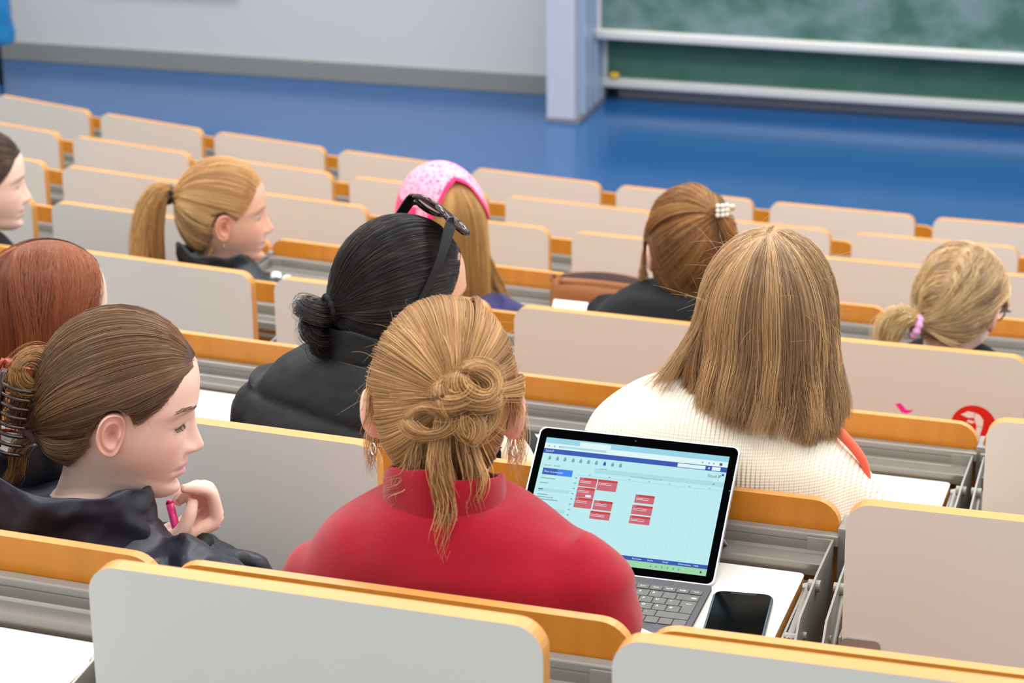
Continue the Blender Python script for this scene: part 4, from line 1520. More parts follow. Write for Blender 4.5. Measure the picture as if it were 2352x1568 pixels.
c = (.080, .362, -.004)
p.garment('puffer_jacket', blackn, shoulders(c, [(0, .085, .072, .0), (-.018, .125, .085, 0), (-.045, .162, .098, -.003), (-.08, .185, .11, -.006), (-.14, .198, .118, -.012), (-.24, .20, .12, .0)], (.08, .38, -.43), .17, .12),
          [([(-.055, .365, -.092), (-.092, .38, -.165), (-.120, .49, -.32), (-.04, .66, -.36)], [.072, .072, .062, .045]),
           ([(.215, .37, -.092), (.252, .39, -.165), (.29, .52, -.325), (.21, .66, -.36)], [.072, .072, .062, .045])], disp=quilt, voxel=.007)
p.collar('jacket_collar', blackn, (.086, .366, -.030), .083, .074, .062, tilt=(0, -.1), thick=.014, wob=.06, crinkle=.003)
p.legs(M['denim'], .08)
# sunglasses pushed up into the hair: a thing of its own
fl = SEATS[(2, 0)]
root = empty('sunglasses', fl.location, fl.rotation_euler.z, 'dark tortoiseshell sunglasses pushed up on black hair', 'sunglasses')
tort = mat('tortoise_frame', srgb(44, 22, 16), .15, spec=.6, noise_amt=.5, noise_scale=90)
gl = mat('sunglass_lens', srgb(84, 26, 20), .06, spec=.6)
gl.node_tree.nodes['Principled BSDF'].inputs['Alpha'].default_value = .82
HG = np.array([.070, .058, .104])
ax_b = np.array([0, .60, .80])                           # temple direction, ear to hinge
ax_d = np.array([0, .80, -.60])                          # lens "down"
mb, ml = MB(), MB()
o0 = np.array([0, .054, .129])


def lens_pt(u, v):
    return o0 + np.array([u, 0, 0]) + ax_d * (-v) + ax_b * (-(u / .07) ** 2 * .012)


for e in (-1, 1):
    out = []
    for i in range(28):
        a = 2 * math.pi * i / 28
        u = e * (.0345 + .031 * np.sign(math.cos(a)) * abs(math.cos(a)) ** .7)
        v = .026 * np.sign(math.sin(a)) * abs(math.sin(a)) ** .75
        out.append(lens_pt(u, v))
    out.append(out[0])
    mb.tube([tuple(q) for q in p.T(np.array(out))], .0042, 8, 0, cap=False)
    b = [tuple(q) for q in p.T(np.array(out[:-1]))]
    b2 = [tuple(q) for q in p.T(np.array(out[:-1]) + ax_b * .0012)]
    n_ = len(b)
    ml.add(b + b2, [tuple(range(n_)), tuple(range(n_, 2 * n_))[::-1]] + [(i, (i + 1) % n_, n_ + (i + 1) % n_, n_ + i) for i in range(n_)])
mb.tube([tuple(q) for q in p.T(crom([lens_pt(-.008, .010), lens_pt(0, .014), lens_pt(.008, .010)], 4))], .003, 8)
mb.build('frame', tort, root, smooth=True, dz=UF)
ml.build('lens', gl, root, dz=UF)
for e in (-1, 1):
    g = crom([lens_pt(e * .064, .016), lens_pt(e * .0705, .016) - ax_b * .006, (e * .0865, .006, .070), (e * .0905, -.024, .014), (e * .0885, -.042, -.014)], 6)
    wd_ = np.interp(np.linspace(0, 1, len(g)), [0, .3, .7, 1], [.0095, .0085, .0045, .0035])
    V, F = [], []
    T_ = np.gradient(g, axis=0)
    T_ /= np.linalg.norm(T_, axis=1)[:, None]
    for i, q in enumerate(g):
        sd = np.cross(T_[i], [1, 0, 0])
        sd /= np.linalg.norm(sd)
        for a_, b_ in ((1, .0014), (1, -.0014), (-1, -.0014), (-1, .0014)):
            V.append(q + sd * wd_[i] * a_ + np.array([b_, 0, 0]))
    for i in range(len(g) - 1):
        for j in range(4):
            k = (j + 1) % 4
            F.append((i * 4 + j, i * 4 + k, (i + 1) * 4 + k, (i + 1) * 4 + j))
    F += [(0, 1, 2, 3), tuple(len(g) * 4 - 4 + j for j in (3, 2, 1, 0))]
    MB().add(p.T(np.array(V)), F).build('temple', M['black'], root, dz=UF)

# ---------------------------------------------------------------- cream sweater woman
p = Person(seat_frame(2, 1), 'person in a cream ribbed sweater with shoulder length honey blonde hair', (.118, .415, .088), -4, 14, 0,
           (.105, .345, -.075), -4, SKIN_B, scalp_c=tuple(L(170, 130, 86)), sub=5, nphi=80, ear_out=.3)
d1, l1 = L(116, 85, 58), L(214, 172, 120)
S = Strands()
draped(S, 10200, p.B, .0, lambda a: np.interp(a, [60, 140, 180, 215, 250, 300], [-.122, -.143, -.163, -.178, -.170, -.154]), d1, l1, az=(48, 312), flare=.013, layer=.017, lift=.005, push=(.004, -.024), rad=.00036, wave=.0085, locks=150, back_y=-.35, spread=.085)
draped(S, 750, p.B, .0, lambda a: -.138, d1, l1, az=(70, 125), flare=.030, layer=.018, lift=.006, push=(-.022, -.02), rad=.00032, curl=.012, wave=.006, locks=14)
strays(S, 420, L(226, 190, 140), ln=.05, rad=.00011)
p.hair(S, L(134, 98, 60))
p.hand((.02, .70, -.362), (1, 0, 0), (.2, 1, 0), (0, 0, 1), None, voxel=.006)
p.hand((.20, .70, -.362), (-1, 0, 0), (-.2, 1, 0), (0, 0, 1), None, voxel=.006)
p.body()
cream = cloth('cream_rib_knit', srgb(244, 236, 214), .9, 0, 900)
nt = cream.node_tree
tc = nt.nodes.new('ShaderNodeTexCoord')
wv = nt.nodes.new('ShaderNodeTexWave')
wv.inputs['Scale'].default_value = 50.0
wv.inputs['Distortion'].default_value = .3
wv.inputs['Detail Scale'].default_value = 2
wv.bands_direction = 'X'
w2 = nt.nodes.new('ShaderNodeTexWave')
w2.inputs['Scale'].default_value = 75.0
w2.bands_direction = 'Z'
ad = nt.nodes.new('ShaderNodeMath')
ad.operation = 'MULTIPLY_ADD'
ad.inputs[1].default_value = .14
bp = nt.nodes.new('ShaderNodeBump')
bp.inputs['Strength'].default_value = .9
bp.inputs['Distance'].default_value = .0022
nt.links.new(tc.outputs['Object'], wv.inputs['Vector'])
nt.links.new(tc.outputs['Object'], w2.inputs['Vector'])
nt.links.new(w2.outputs['Fac'], ad.inputs[0])
nt.links.new(wv.outputs['Fac'], ad.inputs[2])
nt.links.new(ad.outputs[0], bp.inputs['Height'])
nt.links.new(bp.outputs['Normal'], nt.nodes['Principled BSDF'].inputs['Normal'])
c = (.079, .366, -.004)
p.garment('sweater', cream, shoulders(c, [(0, .085, .072, .0, -.012), (-.012, .118, .086, 0, -.020), (-.030, .145, .10, -.004, -.024), (-.060, .170, .112, -.006, -.029), (-.090, .188, .118, -.006, -.022), (-.15, .198, .12, -.004, -.01), (-.22, .20, .12, 0)], (.09, .38, -.43), .17, .12),
          [([(-.078, .368, -.105), (-.104, .38, -.165), (-.120, .49, -.32), (.0, .68, -.36)], [.050, .060, .056, .04]),
           ([(.205, .37, -.113), (.244, .39, -.185), (.270, .50, -.335), (.20, .68, -.36)], [.050, .062, .056, .04])], disp=folds(.0035, 6, 2.0), smooth=10)
mb = MB().tube([tuple(q) for q in crom([(.196, .372, -.044), (.222, .37, -.053), (.243, .37, -.070), (.266, .372, -.100), (.276, .375, -.14)], 6)], np.interp(np.linspace(0, 1, 25), [0, .3, .7, 1], [.005, .008, .007, .004]), 8)
mb.build('scarf', cloth('coral_cloth', srgb(244, 110, 84), .8), p.root, smooth=True, dz=UF, label='coral strip of cloth over the right shoulder')
p.legs(M['denim'], .08)

# ---------------------------------------------------------------- ponytail woman
p = Person(seat_frame(4, 0), 'person with a high blonde ponytail and dark jacket, seen in profile', (-.040, .39, -.008), 57, 4, 0,
           (-.062, .355, -.165), 25, SKIN_B, brow=tuple(L(170, 120, 84)), scalp_c=tuple(L(110, 82, 62)), sub=5, nphi=80)
d1, l1 = L(158, 104, 54), L(248, 204, 140)
S = Strands()
tie = np.array([0, -.122, .040])
pulled(S, roots(5760, lambda D: D[:, 2] > -.05), tie, d1, l1, lift=.004, layer=.006, clump=.005, rad=.00042, tail=.012, seed=.4)
pulled(S, roots(2400, lambda D: D[:, 2] <= -.05), tie, L(70, 52, 42), L(126, 96, 72), lift=.002, layer=.003, clump=.003, rad=.00042, tail=.012)
bundle(S, [(0, -.118, .042), (0, -.150, .042), (0, -.172, .0), (0, -.180, -.07), (.0, -.172, -.15), (0, -.165, -.20)], [.014, .024, .036, .042, .044, .036], 2200, L(166, 110, 58), L(240, 196, 128), rad=.00045, wave=.003, cut=.2, flat=(1.1, .9, 1))
bundle(S, [(.06, -.03, -.06), (.062, -.05, -.12), (.045, -.06, -.17)], [.003, .003, .004], 30, d1, l1, rad=.0005)
p.hair(S, L(140, 102, 64), cap=.0015)
torus('hair_tie', p.T([0, -.126, .040]), p.B @ np.array([0, -1, .1]), .016, .007, mat('scrunchie_black', srgb(16, 18, 20), .8), p.root, UF, wob=.15)
p.hand((.10, .66, -.36), (-1, 0, 0), (.1, 1, 0), (0, 0, 1), None, voxel=.007)
p.hand((-.10, .66, -.36), (1, 0, 0), (.1, 1, 0), (0, 0, 1), None, voxel=.007)
p.body()
jk = mat('charcoal_jacket', srgb(38, 42, 46), .5, spec=.4)
blue = cloth('navy_sleeve', srgb(38, 50, 72), .8)
p.garment('jacket', jk, shoulders((-.05, .355, -.108), [(0, .08, .07, 0), (-.03, .125, .085, 0), (-.07, .165, .10, -.006), (-.13, .18, .11, .0)], (-.03, .38, -.43)),
          [([(-.17, .36, -.20), (-.21, .45, -.30), (-.10, .64, -.36)], [.058, .055, .042]), ([(.07, .37, -.195), (.13, .45, -.25), (.20, .56, -.315)], [.058, .052, .046])], disp=folds(.004, 9))
p.garment('sleeve', blue, [((.19, .55, -.305), .02, .02), ((.19, .552, -.318), .02, .02)], [([(.125, .45, -.235), (.205, .56, -.305), (.12, .66, -.355)], [.054, .050, .036])], disp=folds(.003, 12))
p.collar('hood', jk, (-.055, .352, -.143), .076, .070, .058, tilt=(0, -.3), thick=.016, wob=.08, flare=.1, crinkle=.006)
torus('earring', p.T([.079, -.008, -.056]), p.B[:, 1], .006, .0012, M['steel'], p.root, UF)
p.legs(M['denim'], -.03)

# ---------------------------------------------------------------- cropped profile at the left edge
p = Person(seat_frame(4, -1), 'person with smooth dark brown hair, profile cut by the left edge', (-.180, .40, -.012), 52, 6, 0,
           (-.20, .36, -.17), 20, SKIN_A, brow=tuple(L(80, 56, 44)), scalp_c=tuple(L(60, 44, 36)), sub=5, nphi=80)
S = Strands()
pulled(S, roots(4160), (0, -.12, -.03), L(44, 30, 24), L(96, 70, 54), lift=.004, layer=.004, clump=.003, rad=.00045)
bundle(S, [(0, -.12, -.03), (0, -.14, -.08), (0, -.13, -.16)], [.014, .02, .018], 300, L(44, 30, 24), L(96, 70, 54), rad=.00045)
p.hair(S, L(60, 44, 36))
p.body()
p.garment('dark_top', dark_top, shoulders((-.20, .355, -.13), [(0, .075, .065, 0), (-.03, .12, .08, 0), (-.07, .16, .095, -.006), (-.13, .175, .105, .0)], (-.17, .38, -.43)),
          [([(-.32, .36, -.20), (-.36, .46, -.32), (-.25, .66, -.365)], [.055, .05, .04]), ([(-.075, .36, -.20), (-.04, .46, -.32), (-.15, .66, -.365)], [.055, .05, .04])], disp=folds(.004, 9))
p.legs(M['denim'], -.15)

# ---------------------------------------------------------------- pink bandana woman
p = Person(seat_frame(4, 1), 'person wearing a pink paisley bandana over long straight blonde hair', (-.030, .39, .030), -50, 4, 0,
           (-.035, .345, -.12), 5, SKIN_A, scalp_c=tuple(L(190, 146, 90)), sub=5, nphi=80)
d1, l1 = L(158, 110, 58), L(236, 188, 118)
S = Strands()
draped(S, 5400, p.B, .0, lambda a: -.27, d1, l1, az=(95, 265), flare=.010, layer=.012, lift=.004, push=(.0, .0), rad=.00045, wave=.003, locks=50)
bundle(S, [(.075, -.06, -.08), (.10, -.07, -.15), (.125, -.10, -.22)], [.014, .016, .012], 180, d1, l1, rad=.00045, cut=.3)
p.hair(S, L(176, 128, 70))
V, F, nu, nv = [], [], 72, 20
for off in (.014, .0115):
    for i in range(nv + 1):
        for j in range(nu):
            ph = 2 * math.pi * j / nu
            dev = abs(math.degrees(ph) - 180)            # 0 = straight behind
            hem = math.radians(np.interp(dev, [0, 18, 32, 46, 80, 130, 180], [40, 50, 74, 94, 96, 78, 62]))
            th = hem * i / nv
            D = np.array([math.sin(th) * math.sin(ph), math.sin(th) * math.cos(ph), math.cos(th)])
            V.append(scalp(D[None], off + .004 * (i / nv) ** 3 + .0016 * math.sin(ph * 9) * (i / nv) ** 2)[0])
m_ = (nv + 1) * nu
mi = []
for s_ in (0, 1):
    for i in range(nv):
        for j in range(nu):
            k = (j + 1) % nu
            q = (s_ * m_ + i * nu + j, s_ * m_ + (i + 1) * nu + j, s_ * m_ + (i + 1) * nu + k, s_ * m_ + i * nu + k)
            F.append(q if s_ == 0 else q[::-1])
            mi.append(1 if i >= nv - (3 if abs(360 * j / nu - 180) < 60 else 6) else 0)
for j in range(nu):
    k = (j + 1) % nu
    F.append((nv * nu + j, m_ + nv * nu + j, m_ + nv * nu + k, nv * nu + k))
    mi.append(1)
pais = mat('bandana_paisley', srgb(246, 150, 176), .85, spec=.2)
nt = pais.node_tree
tc = nt.nodes.new('ShaderNodeTexCoord')
vo = nt.nodes.new('ShaderNodeTexVoronoi')
vo.inputs['Scale'].default_value = 120
vo.feature = 'F1'
nz = nt.nodes.new('ShaderNodeTexNoise')
nz.inputs['Scale'].default_value = 85
nz.inputs['Detail'].default_value = 5
ad = nt.nodes.new('ShaderNodeMath')
ad.operation = 'ADD'
rp = nt.nodes.new('ShaderNodeValToRGB')
rp.color_ramp.elements[0].position = .62
rp.color_ramp.elements[0].color = srgb(224, 70, 124)
rp.color_ramp.elements[1].position = 1.02 - .06
rp.color_ramp.elements[1].color = srgb(238, 164, 184)
nt.links.new(tc.outputs['Object'], vo.inputs['Vector'])
nt.links.new(tc.outputs['Object'], nz.inputs['Vector'])
nt.links.new(vo.outputs['Distance'], ad.inputs[0])
nt.links.new(nz.outputs['Fac'], ad.inputs[1])
nt.links.new(ad.outputs[0], rp.inputs['Fac'])
nt.links.new(rp.outputs['Color'], nt.nodes['Principled BSDF'].inputs['Base Color'])
mk('bandana', p.T(np.array(V)), F, [pais, cloth('bandana_border', srgb(246, 44, 104), .8)], p.root, True, mi=mi, dz=UF, label='pink paisley bandana with hot pink border')
p.hand((.20, .70, -.362), (-1, .3, 0), (.3, 1, 0), (0, 0, 1), None, voxel=.007)
p.hand((-.14, .68, -.362), (1, 0, 0), (.2, 1, 0), (0, 0, 1), None, voxel=.007)
p.body()
purple = cloth('violet_top', srgb(62, 60, 104), .8)
p.garment('violet_top', purple, shoulders((-.03, .345, -.085), [(0, .075, .065, 0), (-.03, .12, .08, 0), (-.065, .155, .095, -.006), (-.13, .17, .105, .0)], (-.02, .38, -.43)),
          [([(-.15, .35, -.16), (-.19, .45, -.29), (-.13, .65, -.36)], [.052, .05, .038]), ([(.10, .35, -.155), (.165, .42, -.22), (.20, .53, -.33), (.20, .67, -.358)], [.054, .052, .046, .036])], disp=folds(.004, 9))
p.legs(M['denim'], -.02)

# ---------------------------------------------------------------- woman with the barrette
p = Person(seat_frame(4, 2), 'person in black with auburn hair half tied by a pearl barrette', (.008, .39, .026), -32, 4, 0,
           (.006, .345, -.125), -10, SKIN_A, scalp_c=tuple(L(110, 74, 44)), sub=5, nphi=80)
d1, l1 = L(96, 56, 30), L(204, 148, 84)
S = Strands()
tie = np.array([.040, -.094, .094])
pulled(S, roots(4160, lambda D: D[:, 2] > .12), tie, d1, l1, lift=.006, layer=.010, clump=.008, rad=.00045, tail=.012, seed=2.)
pulled(S, roots(3520, lambda D: D[:, 2] <= .25), (-.01, -.085, -.095), L(82, 48, 28), L(160, 108, 62), lift=.004, layer=.008, clump=.006, rad=.00045, tail=.018, seed=1.)
bundle(S, [(.042, -.098, .092), (.062, -.122, .050), (.070, -.122, -.02), (.068, -.104, -.09)], [.010, .016, .020, .016], 420, L(130, 78, 38), L(214, 150, 80), rad=.00045, cut=.25)
bundle(S, [(-.02, -.09, -.09), (-.040, -.096, -.120), (-.062, -.085, -.150), (-.070, -.07, -.165)], [.018, .022, .022, .016], 380, L(150, 96, 48), L(222, 164, 92), rad=.00045, wave=.005)
bundle(S, [(-.078, .03, .02), (-.088, .03, -.04), (-.086, .04, -.10)], [.004, .006, .010], 60, d1, l1, rad=.0005, wave=.008)
strays(S, 60, l1, ln=.04)
p.hair(S, L(104, 68, 38))
mb = MB()
bc = np.array([.042, -.106, .102])
for i in range(3):
    for j in range(3):
        q = bc + np.array([(i - 1) * .0095, -.004 - .002 * (i == 1), (j - 1) * .0095])
        mb.box(q, (.0092, .007, .0092), bev=.003)
mb.box(bc + np.array([.021, -.004, .004]), (.012, .008, .014), 1, bev=.004)
mb.V = [tuple(q) for q in p.T(np.array(mb.V))]
mb.build('barrette', [mat('pearl', srgb(236, 228, 214), .25, coat=.5), mat('barrette_gold', srgb(240, 222, 170), .15, metal=.8)], p.root, smooth=True, dz=UF, label='pearl barrette with a gold end')
p.hand((.10, .68, -.362), (-1, 0, 0), (0, 1, 0), (0, 0, 1), None, voxel=.007)
p.hand((-.12, .68, -.362), (1, 0, 0), (0, 1, 0), (0, 0, 1), None, voxel=.007)
p.body()
p.garment('black_hoodie', cloth('black_hoodie', srgb(22, 24, 26), .85), shoulders((.000, .335, -.048), [(0, .10, .085, 0), (-.025, .14, .095, 0), (-.06, .172, .105, -.006), (-.12, .19, .112, .01)], (.0, .38, -.43)),
          [([(-.135, .34, -.122), (-.19, .42, -.25), (-.13, .66, -.36)], [.064, .058, .042]), ([(.15, .34, -.14), (.19, .42, -.26), (.12, .66, -.36)], [.062, .058, .042])], disp=folds(.005, 9))
p.legs(M['denim'], 0)

# ---------------------------------------------------------------- highlighted blonde at the right
p = Person(seat_frame(4, 3), 'person with highlighted blonde hair in a pink scrunchie, wearing glasses', (.058, .40, -.040), 16, 20, 4,
           (.050, .355, -.185), 5, SKIN_A, scalp_c=tuple(L(190, 150, 120)), sub=5, nphi=80)
d1, l1 = L(112, 78, 48), L(252, 216, 160)
S = Strands()
tie = np.array([-.036, -.106, -.062])


def part_ctrl(D):
    c_ = D + np.stack([np.sign(D[:, 0] - .04) * .55, 0 * D[:, 0] - .15, 0 * D[:, 0] - .15], 1)
    return c_ / np.linalg.norm(c_, axis=1, keepdims=True)


pulled(S, roots(6080), tie, d1, l1, lift=.005, layer=.009, clump=.007, rad=.00045, tail=.014, seed=3.1, ctrl=part_ctrl)
bundle(S, [(-.036, -.11, -.062), (-.058, -.135, -.050), (-.082, -.130, -.085), (-.085, -.115, -.14)], [.014, .026, .030, .024], 800, L(170, 128, 74), L(250, 222, 166), rad=.00045, wave=.004, cut=.25)
strays(S, 50, l1, ln=.04)
p.hair(S, L(150, 116, 74))
torus('scrunchie', p.T([-.034, -.110, -.066]), p.B @ np.array([-.8, -.6, .1]), .018, .0075, cloth('scrunchie_pink', srgb(222, 160, 208), .8), p.root, UF, wob=.2)
mb = MB()
for e in (-1, 1):
    g = [(e * .033 + .025 * math.cos(a), .108 - .004 * abs(math.cos(a)), -.004 + .019 * math.sin(a)) for a in np.linspace(0, 2 * math.pi, 25)]
    mb.tube([tuple(q) for q in p.T(np.array(g))], .0018, 6, cap=False)
    mb.tube([tuple(q) for q in p.T(crom([(e * .058, .104, .004), (e * .074, .09, .004), (e * .083, .02, .002), (e * .082, -.015, -.008)], 4))], .002, 6)
mb.tube([tuple(q) for q in p.T(np.array([(-.008, .108, .0), (.008, .108, .0)]))], .0018, 6)
mb.build('glasses', mat('glasses_frame', srgb(40, 42, 44), .3), p.root, smooth=True, dz=UF)
p.hand((.16, .66, -.362), (-1, 0, 0), (0, 1, 0), (0, 0, 1), None, voxel=.007)
p.hand((-.08, .66, -.362), (1, 0, 0), (0, 1, 0), (0, 0, 1), None, voxel=.007)
p.body()
p.garment('black_top', dark_top, shoulders((.05, .355, -.122), [(0, .08, .07, 0), (-.03, .125, .085, 0), (-.07, .16, .10, -.006), (-.13, .175, .11, .0)], (.04, .38, -.43)),
          [([(-.08, .36, -.215), (-.12, .45, -.32), (-.08, .64, -.36)], [.055, .052, .04]), ([(.18, .36, -.215), (.22, .45, -.32), (.16, .64, -.36)], [.055, .052, .04])], disp=folds(.004, 9))
p.legs(M['denim'], .04)
# ------------------------------------------------------------------ things on the desks
def on_seat(n, k, o):
    fr = SEATS[(n, k)]
    o.matrix_world = Matrix.Translation(fr.location) @ Matrix.Rotation(fr.rotation_euler.z, 4, 'Z') @ o.matrix_basis
    return o


def thing_at(n, k, x, y, z, rz, name, label, cat, group=None):
    fr = SEATS[(n, k)]
    q = Matrix.Rotation(fr.rotation_euler.z, 3, 'Z') @ Vector((x, y, z + UF))
    return empty(name, fr.location + q, fr.rotation_euler.z + math.radians(rz), label, cat, group)


def glow(name, c, s=.93):
    m = mat(name, (0.01, 0.01, 0.01, 1), 0.3, spec=.15, emit=(c, s))
    return m


# ---- laptop with detachable keyboard and kickstand
lap = thing_at(2, 1, -.0165, .078, -.1815, 1.0, 'laptop', 'open laptop showing a red and white timetable on its screen', 'laptop')
kbm = mat('keyboard_fabric', srgb(74, 74, 78), .8, noise_amt=.08, noise_scale=400)
keym = mat('key_cap', srgb(88, 87, 84), .55)
keyw = mat('key_legend', srgb(235, 235, 232), .5)
LW, LH = .283, .206
mb = MB()
P = rrect(LW, .217, .006, 0, -.1085, 4)
mb.prism([(x, y, 0) for x, y in P], (0, 0, .0048))
kb = mb.build('keyboard', kbm, lap)
u_ = .0183
rows = [(-.0215, .0118, [('Esc', .98)] + [('F%d' % i, .98) for i in range(1, 10)] + [('Pos1', .98), ('Ende', .98), ('Bild▼', .98), ('Bild▲', .98), ('Entf', .98)]),
        (-.0375, .0166, [(c, 1) for c in '^1234567890ß´'] + [('<x', 1.68)]),
        (-.0558, .0166, [('Tab', 1.5)] + [(c, 1) for c in 'QWERTZUIOPÜ+']),
        (-.0741, .0166, [('', 1.75)] + [(c, 1) for c in 'ASDFGHJKLÖÄ#']),
        (-.0924, .0166, [('', 1.25)] + [(c, 1) for c in '<YXCVBNM,.-'] + [('', 2.43)]),
        (-.1107, .0166, [('Strg', 1.2), ('Fn', 1), ('', 1), ('Alt', 1), ('', 5.5), ('Alt', 1), ('', 1), ('', 1), ('', 1), ('', .98)])]
TXT = {}
for yr, hk, keys in rows:
    x = -7.34 * u_
    for lab, w in keys:
        wk = w * u_ - .0018
        cx_ = x + w * u_ / 2
        x += w * u_
        mb = MB()
        P = rrect(wk, hk, .0011, cx_, yr - hk / 2, 2)
        mb.prism([(a, b, .0046) for a, b in P], (0, 0, .0016))
        if lab == '<x':
            c0 = cx_ + wk * .28
            mb.prism([(c0 - .0042, yr - hk / 2, .00625), (c0 - .0022, yr - hk / 2 + .0017, .00625), (c0 + .0032, yr - hk / 2 + .0017, .00625), (c0 + .0032, yr - hk / 2 - .0017, .00625), (c0 - .0022, yr - hk / 2 - .0017, .00625)], (0, 0, .00004), 1)
        elif lab and x > -.06:
            if lab not in TXT:
                TXT[lab] = text_mesh(lab, .0062 if len(lab) == 1 else .0036)
            V, F = TXT[lab]
            oy = yr - hk * (.32 if len(lab) == 1 else .45)
            ox = cx_ - (wk * .22 if len(lab) == 1 else 0)
            mb.add([(v[0] + ox, v[1] + oy, .00628) for v in V], F, 1)
        mb.build('key', [keym, keyw], kb, fix=False)
mb = MB()                                                # tall return key
x0, x1 = (-7.34 + 13.5) * u_ + .0009, (-7.34 + 14.68) * u_ - .0009
xm = (-7.34 + 13.75) * u_ + .0009
mb.prism([(x0, -.0558, .0046), (x0, -.0724, .0046), (xm, -.0724, .0046), (xm, -.0907, .0046), (x1, -.0907, .0046), (x1, -.0558, .0046)][::-1], (0, 0, .0016))
mb.box((x1 - .008, -.0640, .00628), (.0065, .0006, .00005), 1)
mb.prism([(x1 - .0128, -.0640, .00626), (x1 - .0108, -.0630, .00626), (x1 - .0108, -.0650, .00626)], (0, 0, .00004), 1)
mb.build('key', [keym, keyw], kb, fix=False)
P = rrect(.105, .052, .003, 0, -.1085 - .07, 4)
MB().prism([(x, y, .0048) for x, y in P], (0, 0, .0002)).build('touchpad', mat('touchpad', srgb(64, 64, 67), .35), kb)

tl = math.radians(49)
sy, sz = math.sin(tl), math.cos(tl)


def sp_(x, v, d=0.0):                                    # screen plane: v up along it, d out of its face
    return (x, .004 + v * sy - d * sz, .003 + v * sz + d * sy)


mb = MB()
P = rrect(LW, LH, .009, 0, LH / 2, 5)
mb.prism([sp_(x, v, -.0085) for x, v in P], Vector(sp_(0, 0, 0)) - Vector(sp_(0, 0, -.0080)), 0, 0)
mb.prism([sp_(x * .985, (v - LH / 2) * .982 + LH / 2, -.0006) for x, v in P], Vector(sp_(0, 0, .0006)) - Vector(sp_(0, 0, 0)), 1, 1)
scr = mb.build('screen', [mat('tablet_aluminium', srgb(196, 198, 204), .3, metal=.6), mat('bezel_black', srgb(4, 4, 5), .35, spec=.0)], lap)
SM = [glow('ui_body', srgb(188, 237, 242)), glow('ui_browser', srgb(150, 214, 234)), glow('ui_blue', srgb(14, 74, 176)), glow('ui_white', srgb(226, 248, 250)),
      glow('ui_red_dark', srgb(206, 22, 34)), glow('ui_red', srgb(204, 92, 106)), glow('ui_grey', srgb(120, 160, 172)), glow('ui_green', srgb(152, 216, 164)),
      glow('ui_band', srgb(170, 221, 228)), glow('ui_banner', srgb(36, 128, 240)), glow('ui_dark', srgb(60, 84, 100))]
UX0, UX1, UV0, UV1 = -LW / 2 + .0125, LW / 2 - .0125, .012, LH - .0165
mb = MB()


def ui(u0, u1, v0, v1, mi, d=1):
    a, b = UX0 + (UX1 - UX0) * u0, UX0 + (UX1 - UX0) * u1
    t, bt = UV1 - (UV1 - UV0) * v0, UV1 - (UV1 - UV0) * v1
    dd = .0008 + d * .00006
    mb.add([sp_(a, bt, dd), sp_(b, bt, dd), sp_(b, t, dd), sp_(a, t, dd)], [(0, 1, 2, 3)], mi)


def ui_text(s, u, v, size, mi, left=True):
    V, F = text_mesh(s, size)
    w = max(q[0] for q in V) - min(q[0] for q in V)
    x = UX0 + (UX1 - UX0) * u + (w / 2 if left else 0)
    y = UV1 - (UV1 - UV0) * v
    mb.add([sp_(q[0] + x, q[1] + y, .0008 + 4 * .00006) for q in V], F, mi)


ui(0, 1, 0, 1, 0)
ui(0, 1, 0, .048, 1, 2); ui(.19, .36, .012, .048, 3, 3); ui(0, 1, .048, .094, 3, 2); ui(.09, .34, .062, .08, 8, 3)
for q in (.02, .05, .08, .86, .895, .92): ui(q, q + .008, .066, .078, 6, 3)
ui(.955, .97, .062, .084, 10, 3)
ui(0, 1, .094, .136, 2, 2)
ui_text('Stud.IP', .012, .115, .0042, 3)
ui(.735, .885, .100, .131, 3, 3); ui(.92, .965, .100, .131, 3, 3); ui(.90, .908, .108, .122, 3, 3)
for i, q in enumerate((.035, .078, .12, .165, .207, .25, .293, .338, .382, .425)):
    ui(q, q + .015, .165, .190, 2 if i == 7 else 6, 2)
    ui(q + .004, q + .011, .155, .170, 2 if i == 7 else 6, 3)
ui(.325, .365, .218, .222, 6, 2)
ui(.02, .06, .235, .241, 6, 2); ui(.075, .11, .235, .241, 6, 2)
ui(.30, 1, .222, .262, 8, 2)
ui_text('Stud.IP', .905, .178, .0068, 10); ui(.978, .990, .150, .168, 2, 3)
ui(.94, .95, .236, .250, 6, 3)
ui(.02, .185, .262, .318, 2, 2); ui(.10, .185, .262, .318, 9, 3)
ui_text('Mein Stundenplan', .03, .292, .0038, 3)
for v_, w_ in ((.345, .08), (.385, .045), (.485, .06), (.505, .09), (.525, .12), (.55, .03)): ui(.02, .02 + w_, v_, v_ + .007, 6, 2)
ui(.02, .045, .44, .448, 2, 3); ui(.02, .19, .434, .462, 8, 2); ui(.02, .19, .60, .63, 8, 2)
for i in range(14): ui(.02, .19, .355 + i * .045, .3556 + i * .045, 8, 1.5)
ui_text('Mein Stundenplan im Semester', .50, .258, .0036, 6)
ui(.21, .985, .292, .298, 8, 2)
for i in range(8):
    q = .225 + i * .108
    ui(q, q + .0012, .30, .90, 8, 2)
    ui(q + .05, q + .06, .281, .287, 6, 3)
for i in range(12): ui(.205, .215, .315 + i * .045, .325 + i * .045, 6, 2)
for (a, b, t, bt, k_) in ((.230, .326, .310, .385, .5), (.230, .326, .392, .478, .2), (.230, .326, .480, .566, .6), (.331, .438, .310, .402, 1), (.334, .436, .487, .566, .4), (.328, .436, .578, .645, 1),
                        (.547, .651, .400, .470, .7), (.543, .652, .488, .566, .6), (.542, .652, .578, .645, .8)):
    ui(a, b, t, bt, 5, 2)
    ui(a + (b - a) * (1 - k_) * .5, b, t, t + .017, 4, 3)
    for j in range(2): ui(a + .006, b - .03, t + .028 + j * .012, t + .031 + j * .012, 3, 3)
ui(.282, .312, .452, .472, 3, 4)
ui(0, 1, .912, .945, 2, 2)
